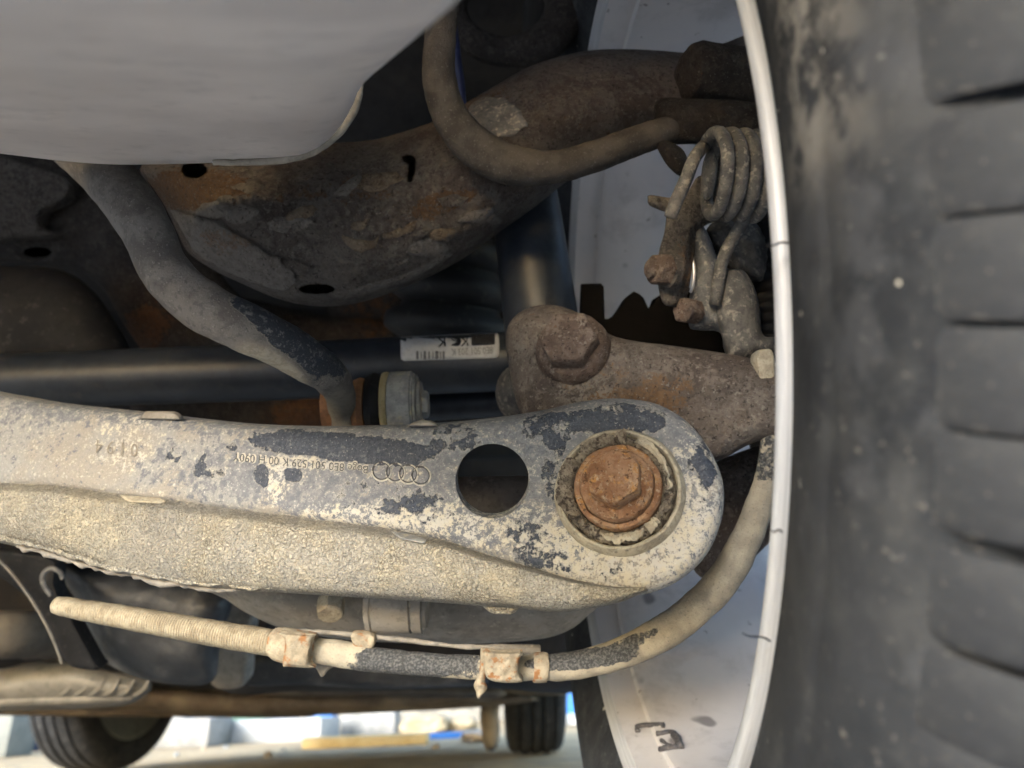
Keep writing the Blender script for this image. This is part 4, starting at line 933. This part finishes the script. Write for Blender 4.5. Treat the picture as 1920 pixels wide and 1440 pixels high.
# ------------------------------------------------------------------ hand-brake cable
cab = thing('handbrake_cable', 'dusty hand-brake cable with spiral sheath running under the arm into the rim', 'cable', P(700, 1260, .35))
tube('spiral_sheath', [(104, 1134, .372, 30), (124, 1138, .371, 36), (170, 1146, .370, 39), (250, 1160, .367, 43), (340, 1176, .364, 46), (440, 1194, .361, 48), (528, 1208, .358, 50)], A['braid'], cab, 24, 6, ribs=(.0013, .10), rough=(.0003, 200))
tube('ferrule', [(522, 1208, .3575, 60), (530, 1209, .357, 62), (582, 1218, .356, 62), (590, 1219, .356, 58)], A['tandust'], cab, 24, 4, rough=(.0005, 150))
tube('inner_tube', [(588, 1219, .356, 46), (640, 1226, .355, 48), (700, 1236, .353, 44), (800, 1246, .35, 42), (910, 1252, .346, 44)], A['hose'], cab, 24, 6, attr=('wear', blobs((770, 1240, 120, 30, .45), (630, 1222, 50, 40, -.25), base=.42)), rough=(.0004, 150))
tube('outer_hose', [(970, 1252, .345, 48), (1010, 1252, .343, 46), (1050, 1250, .342, 50), (1110, 1241, .34, 52), (1180, 1218, .336, 58), (1250, 1182, .33, 62), (1312, 1134, .325, 62), (1362, 1078, .32, 60), (1400, 1008, .316, 56), (1426, 938, .314, 50), (1442, 868, .314, 42), (1450, 790, .316, 36)], A['hose'], cab, 30, 10, attr=('wear', blobs((1090, 1236, 110, 20, .8, -.1), (1180, 1205, 60, 14, .5, -.4), (1300, 1120, 120, 14, .25, -.75), (1440, 860, 40, 50, .5), base=.06)), rough=(.0004, 150))
tube('crimp', [(1000, 1252, .3425, 50), (1004, 1252, .3425, 54), (1022, 1251, .342, 54), (1026, 1251, .342, 50)], A['tandust'], cab, 24, 3)
sheet('clip', [(905, 1222), (935, 1224), (978, 1224), (974, 1236), (972, 1262), (980, 1278), (940, 1280), (914, 1272), (908, 1250)], const(.328), A['tandust'], cab, s=4, lip=8, lipd=.003, thick=.004, rough=(.0012, 180))
sheet('saddle', [(520, 1186), (588, 1192), (586, 1200), (580, 1240), (590, 1252), (540, 1250), (530, 1246), (534, 1200)], const(.343), A['tandust'], cab, s=5, lip=10, lipd=.004, thick=.003, rough=(.0010, 180))
brk = thing('cable_bracket', 'thin dirty bracket strip carrying the cable clip, with hanging mud', 'bracket', P(800, 1230, .36))
tube('strip', [(560, 1184, .365, 12), (640, 1188, .36, 9), (760, 1200, .355, 9), (860, 1212, .35, 9), (960, 1214, .35, 14), (1010, 1222, .352, 26)], A['greydust'], brk, 10, 6, rough=(.0006, 150))
sheet('hanging_mud', [(902, 1214), (912, 1222), (914, 1250), (910, 1276), (914, 1290), (904, 1304), (896, 1312), (892, 1296), (888, 1284), (898, 1262), (900, 1240)], const(.338), A['tandust'], brk, s=5, kind='pillow', bulge=.003, back=.003, D=10, rough=(.0015, 260))
sheet('tab', [(660, 1188), (700, 1192), (700, 1214), (682, 1222), (664, 1212)], const(.352), A['tandust'], brk, s=6, lip=5, lipd=.001, thick=.004, rough=(.0006, 160))
sheet('spike', [(588, 1240), (630, 1244), (616, 1256), (604, 1270), (596, 1258)], const(.36), A['greydust'], brk, s=5, lip=4, lipd=.001, thick=.004)
# ------------------------------------------------------------------ darker gear further forward
tag(sheet('plastic_cover', [(86, 1040), (200, 1060), (420, 1110), (412, 1200), (400, 1276), (330, 1284), (250, 1268), (190, 1236), (165, 1190), (140, 1120)], const(.62), A['blackplastic'], None, s=14, kind='pillow', bulge=.03, back=.04, D=70, rough=(.004, 30)), 'scuffed black plastic cover behind the spiral cable sheath', 'cover')
tk = thing('fuel_tank', 'grey-brown dusty tank with straps below the spring pan', 'tank', P(700, 1290, .8))
sheet('tank', [(380, 1080), (1110, 1080), (1110, 1270), (1060, 1300), (900, 1290), (700, 1296), (560, 1296), (400, 1284)], const(.86), A['floorpan'], tk, s=24, kind='pillow', bulge=.04, back=.10, D=60, rough=(.006, 18))
sheet('strap', [(404, 1120), (474, 1126), (470, 1180), (464, 1230), (456, 1286), (396, 1282), (402, 1200)], const(.70), A['greydust'], tk, s=10, lip=10, thick=.02, rough=(.003, 40))
sheet('strap', [(500, 1168), (560, 1180), (560, 1210), (500, 1200)], const(.70), A['blackplastic'], tk, s=10, lip=6, thick=.02)
sheet('lower_lip', [(456, 1232), (560, 1224), (800, 1250), (900, 1262), (900, 1285), (700, 1290), (560, 1284), (460, 1284)], const(.76), A['blackplastic'], tk, s=14, kind='pillow', bulge=.01, back=.02, D=20, rough=(.004, 40))
dp = thing('dark_bracket', 'black sloping bracket with a pale wire edge at the lower left', 'bracket', P(100, 1240, .55))
sheet('plate', [(-60, 1030), (95, 1046), (104, 1100), (140, 1170), (176, 1236), (186, 1256), (128, 1246), (96, 1190), (56, 1124), (-60, 1040)], const(.56), A['blackrub'], dp, s=10, lip=8, thick=.012)
tube('edge', [(-20, 1036, .55, 4), (14, 1066, .55, 5), (50, 1112, .55, 5), (78, 1156, .55, 5), (100, 1200, .55, 5), (116, 1244, .55, 4)], A['greydust'], dp, 8, 5)
tube('hook', [(96, 1116, .545, 9), (84, 1100, .545, 9), (80, 1080, .545, 9), (94, 1066, .545, 9), (112, 1072, .545, 9), (118, 1086, .545, 8)], A['alu'], dp, 10, 6)
tag(tube('exhaust_pipe', [(-160, 1200, .75, 90), (0, 1188, .76, 88), (60, 1192, .8, 80), (120, 1210, .85, 60)], A['rail'], None, 24, 6, rough=(.003, 30)), 'brown rusty exhaust pipe stub at the left edge', 'pipe')
hs_ = thing('heat_shield', 'dull metal heat shield with slanted ribs at the lower left', 'heat shield', P(120, 1330, .85))
sheet('panel', [(-160, 1262), (0, 1254), (60, 1240), (130, 1238), (200, 1256), (284, 1276), (262, 1312), (200, 1326), (0, 1334), (-160, 1336)], const(.85), A['shield'], hs_, s=12, kind='pillow', bulge=.03, back=.03, D=50, rough=(.003, 25))
for i in range(6):
    x = 118+i*28; tube('rib', [(x+22, 1274, .825, 5), (x+14, 1290, .822, 8), (x+2, 1300, .822, 8), (x-8, 1304, .826, 5)], A['shield'], hs_, 10, 5)
tube('lower_edge', [(-160, 1316, .83, 22), (0, 1314, .83, 22), (150, 1310, .83, 20), (250, 1306, .835, 14)], A['shield'], hs_, 12, 6)
rl = thing('chassis_rails', 'brown dusty chassis rails crossing low above the ground in the distance', 'rail', (-.5, 1.6, .16))
sheet('rail', [(150, 1286), (300, 1290), (560, 1300), (800, 1296), (960, 1300), (1010, 1312), (900, 1326), (760, 1334), (560, 1342), (380, 1340), (250, 1332), (150, 1332)], const(1.5), A['rail'], rl, s=18, kind='pillow', bulge=.05, back=.08, D=24, rough=(.008, 10))
sheet('rail', [(440, 1276), (600, 1282), (800, 1284), (930, 1290), (930, 1308), (700, 1306), (500, 1302)], const(1.25), A['rail'], rl, s=16, kind='pillow', bulge=.03, back=.05, D=14, rough=(.006, 10))
sheet('rail', [(-160, 1318), (100, 1324), (300, 1330), (560, 1338), (560, 1346), (300, 1344), (-160, 1338)], const(1.7), A['rail'], rl, s=16, kind='pillow', bulge=.02, back=.05, D=10)
tag(sheet('lower_strut', [(880, 1270), (1060, 1268), (1070, 1300), (960, 1306), (936, 1330), (938, 1370), (930, 1404), (910, 1404), (900, 1350), (900, 1310)], const(2.2), A['rail'], None, s=12, kind='pillow', bulge=.03, back=.04, D=16), 'blurred grey strut hanging left of the distant right front tyre', 'strut')
# ------------------------------------------------------------------ front wheels
def front_wheel(x, label, steer, side=-1):
    c = Vector((x, WY+2.65, WZ))
    fwl = thing('front_wheel', label, 'wheel', (x, c.y, 0), 'distant front wheels')
    prof = [(-.09, .20), (-.102, .225), (-.106, .26), (-.098, .29), (-.085, .305), (-.066, .311), (-.064, .304), (-.056, .304), (-.054, .313), (-.026, .315), (-.024, .306), (-.014, .306), (-.012, .315), (.012, .315), (.014, .306), (.024, .306), (.026, .315), (.054, .313), (.056, .304), (.064, .304), (.066, .311), (.085, .305), (.098, .29), (.106, .26), (.102, .225), (.09, .20)]
    M_ = Matrix.Rotation(steer, 4, 'Z')
    for nm, pr, mt in (('tyre', prof, A['tyre']), ('rim', [(-.09, .202), (-.100, .208), (-.098, .216), (-.090, .192), (-.082, .15), (-.078, .1), (-.078, .002)], A['pale'])):
        ob = xlathe(nm, [(-side*a_, b_) for a_, b_ in pr], mt, None, 72, c=Vector((0, 0, 0)))
        for v in ob.data.vertices: v.co += ob.location
        ob.location = (0, 0, 0)
        ob.parent = fwl; ob.location = (0, 0, WZ); ob.rotation_euler = (0, 0, steer)
    return fwl
front_wheel(WX+.102, 'distant upright front tyre seen tread-on beside the near rim', 0.0)
front_wheel(WX+.102-1.56, 'distant front wheel at lower left, turned so its rim shows', math.radians(-13), 1)
# ------------------------------------------------------------------ yard behind the car
def at(px_, py_, d):     # point on the ground plane ray at forward distance d
    r = ray(px_, py_); t = d/r.y; return CAM+r*t
def gbox(name, x0, x1, y0, y1, d, mat, label, cat, th=.4, lift=None, bev=.02):
    a, b = at(x0, y0, d), at(x1, y1, d); top, bot = a.z, max(0.0, b.z)
    if lift is None: bot = 0.0
    return tag(box(name, (a.x+b.x)/2, d+th/2, (top+bot)/2, abs(b.x-a.x), th, max(.03, top-bot), A[mat], None, min(bev, (top-bot)*.3)), label, cat)
def sack(name, x0, x1, y0, d, mat, label, cat, group=None):
    a, b = at(x0, y0, d), at(x1, y0, d); bm = bmesh.new(); bmesh.ops.create_icosphere(bm, subdivisions=4, radius=1)
    for v in bm.verts:
        p = v.co.copy(); k = 1+.25*fbm(p+Vector((x0, 0, 0)), 1.6)
        p = Vector((math.copysign(abs(p.x)**.6, p.x), math.copysign(abs(p.y)**.7, p.y), math.copysign(abs(p.z)**.7, p.z)))*k
        v.co = Vector(((a.x+b.x)/2+p.x*abs(b.x-a.x)/2, d+p.y*.3, max(0.0, a.z/2+p.z*a.z/2)))
    return tag(finish(name, bm, A[mat]), label, cat, group)
tag(box('yard_wall', 0, 15, 1.6, 60, .3, 3.2, A['wall'], None, .02), 'long pale grey wall closing off the yard far behind', 'wall')
gbox('white_sheet_stack', 400, 600, 1352, 1392, 6.0, 'white', 'pale white flat stack lying on the yard ground under the car', 'stack', .8)
gbox('white_board', 400, 420, 1330, 1352, 6.3, 'white', 'upright white board end behind the white stack', 'board', .2)
gbox('green_crate', 430, 500, 1330, 1352, 7.2, 'green', 'dark green crate peeking above the white stack', 'crate', .3)
gbox('blue_crate', 505, 545, 1330, 1352, 7.6, 'blue', 'small bright blue crate left of the wider one, behind the white stack', 'crate', .3)
gbox('blue_crate', 552, 622, 1328, 1360, 7.6, 'blue', 'wider bright blue crate at the right end of the white stack', 'crate', .3)
gbox('grey_machine', 640, 740, 1338, 1372, 7.0, 'grey', 'grey low metal object between the blue crate and the beige sacks', 'machine part', .5)
sack('beige_sack', 752, 840, 1342, 6.6, 'sack', 'long beige sack lying in front of the dark background', 'sack', 'beige sacks')
sack('beige_sack', 826, 892, 1344, 6.9, 'sack', 'shorter beige sack at right, next to the blurred strut', 'sack', 'beige sacks')
gbox('yellow_plank', 566, 800, 1384, 1404, 4.4, 'yellow', 'sunlit yellow plank lying on the yard ground', 'plank', .25, None, .01)
gbox('blue_plank', 790, 872, 1376, 1390, 5.2, 'blue', 'flat blue strip on the ground beyond the yellow plank', 'strip', .2, None, .01)
sack('rubble_heap', 866, 935, 1368, 4.6, 'stone', 'pale rubble heap left of the distant right front tyre', 'rubble')
gbox('grey_engine', 270, 388, 1350, 1402, 5.5, 'grey', 'weathered grey metal block right of the left front wheel', 'machine part', .5)
gbox('grey_engine_block', 240, 345, 1338, 1350, 6.2, 'grey', 'grey metal block standing further behind the left front wheel', 'machine part', .5)
gbox('navy_crate', 14, 60, 1332, 1396, 6.0, 'dblue', 'navy blue crate left of the turned front wheel', 'crate', .5)
for i in range(10):
    sx, sd_ = random.uniform(280, 1090), random.uniform(3.6, 5.4); c_ = at(sx, 1400, sd_); rs = random.uniform(.010, .028)
    bm = bmesh.new(); bmesh.ops.create_icosphere(bm, subdivisions=2, radius=rs)
    for v in bm.verts: v.co *= 1+.35*fbm(v.co+Vector((i, 0, 0)), 1.2/rs); v.co.z *= .7
    bmesh.ops.translate(bm, vec=(c_.x, sd_, rs*.5), verts=bm.verts)
    tag(finish('loose_stone', bm, A[('stone', 'grey', 'white')[i % 3]]), 'loose stone lying on the sandy ground beyond the front wheels', 'stone', 'loose stones on the yard ground')
gbox('pale_post', -80, 13, 1300, 1400, 5.0, 'pale', 'pale green post at the lower left corner', 'post', .3)
gbox('blue_tarpaulin', 1040, 1110, 1296, 1392, 9.0, 'blue', 'bright blue tarpaulin wall seen right of the distant tyre', 'tarpaulin', .3)
sack('white_bag', 1046, 1110, 1338, 7.5, 'white', 'white filled bag in front of the blue tarpaulin', 'bag')
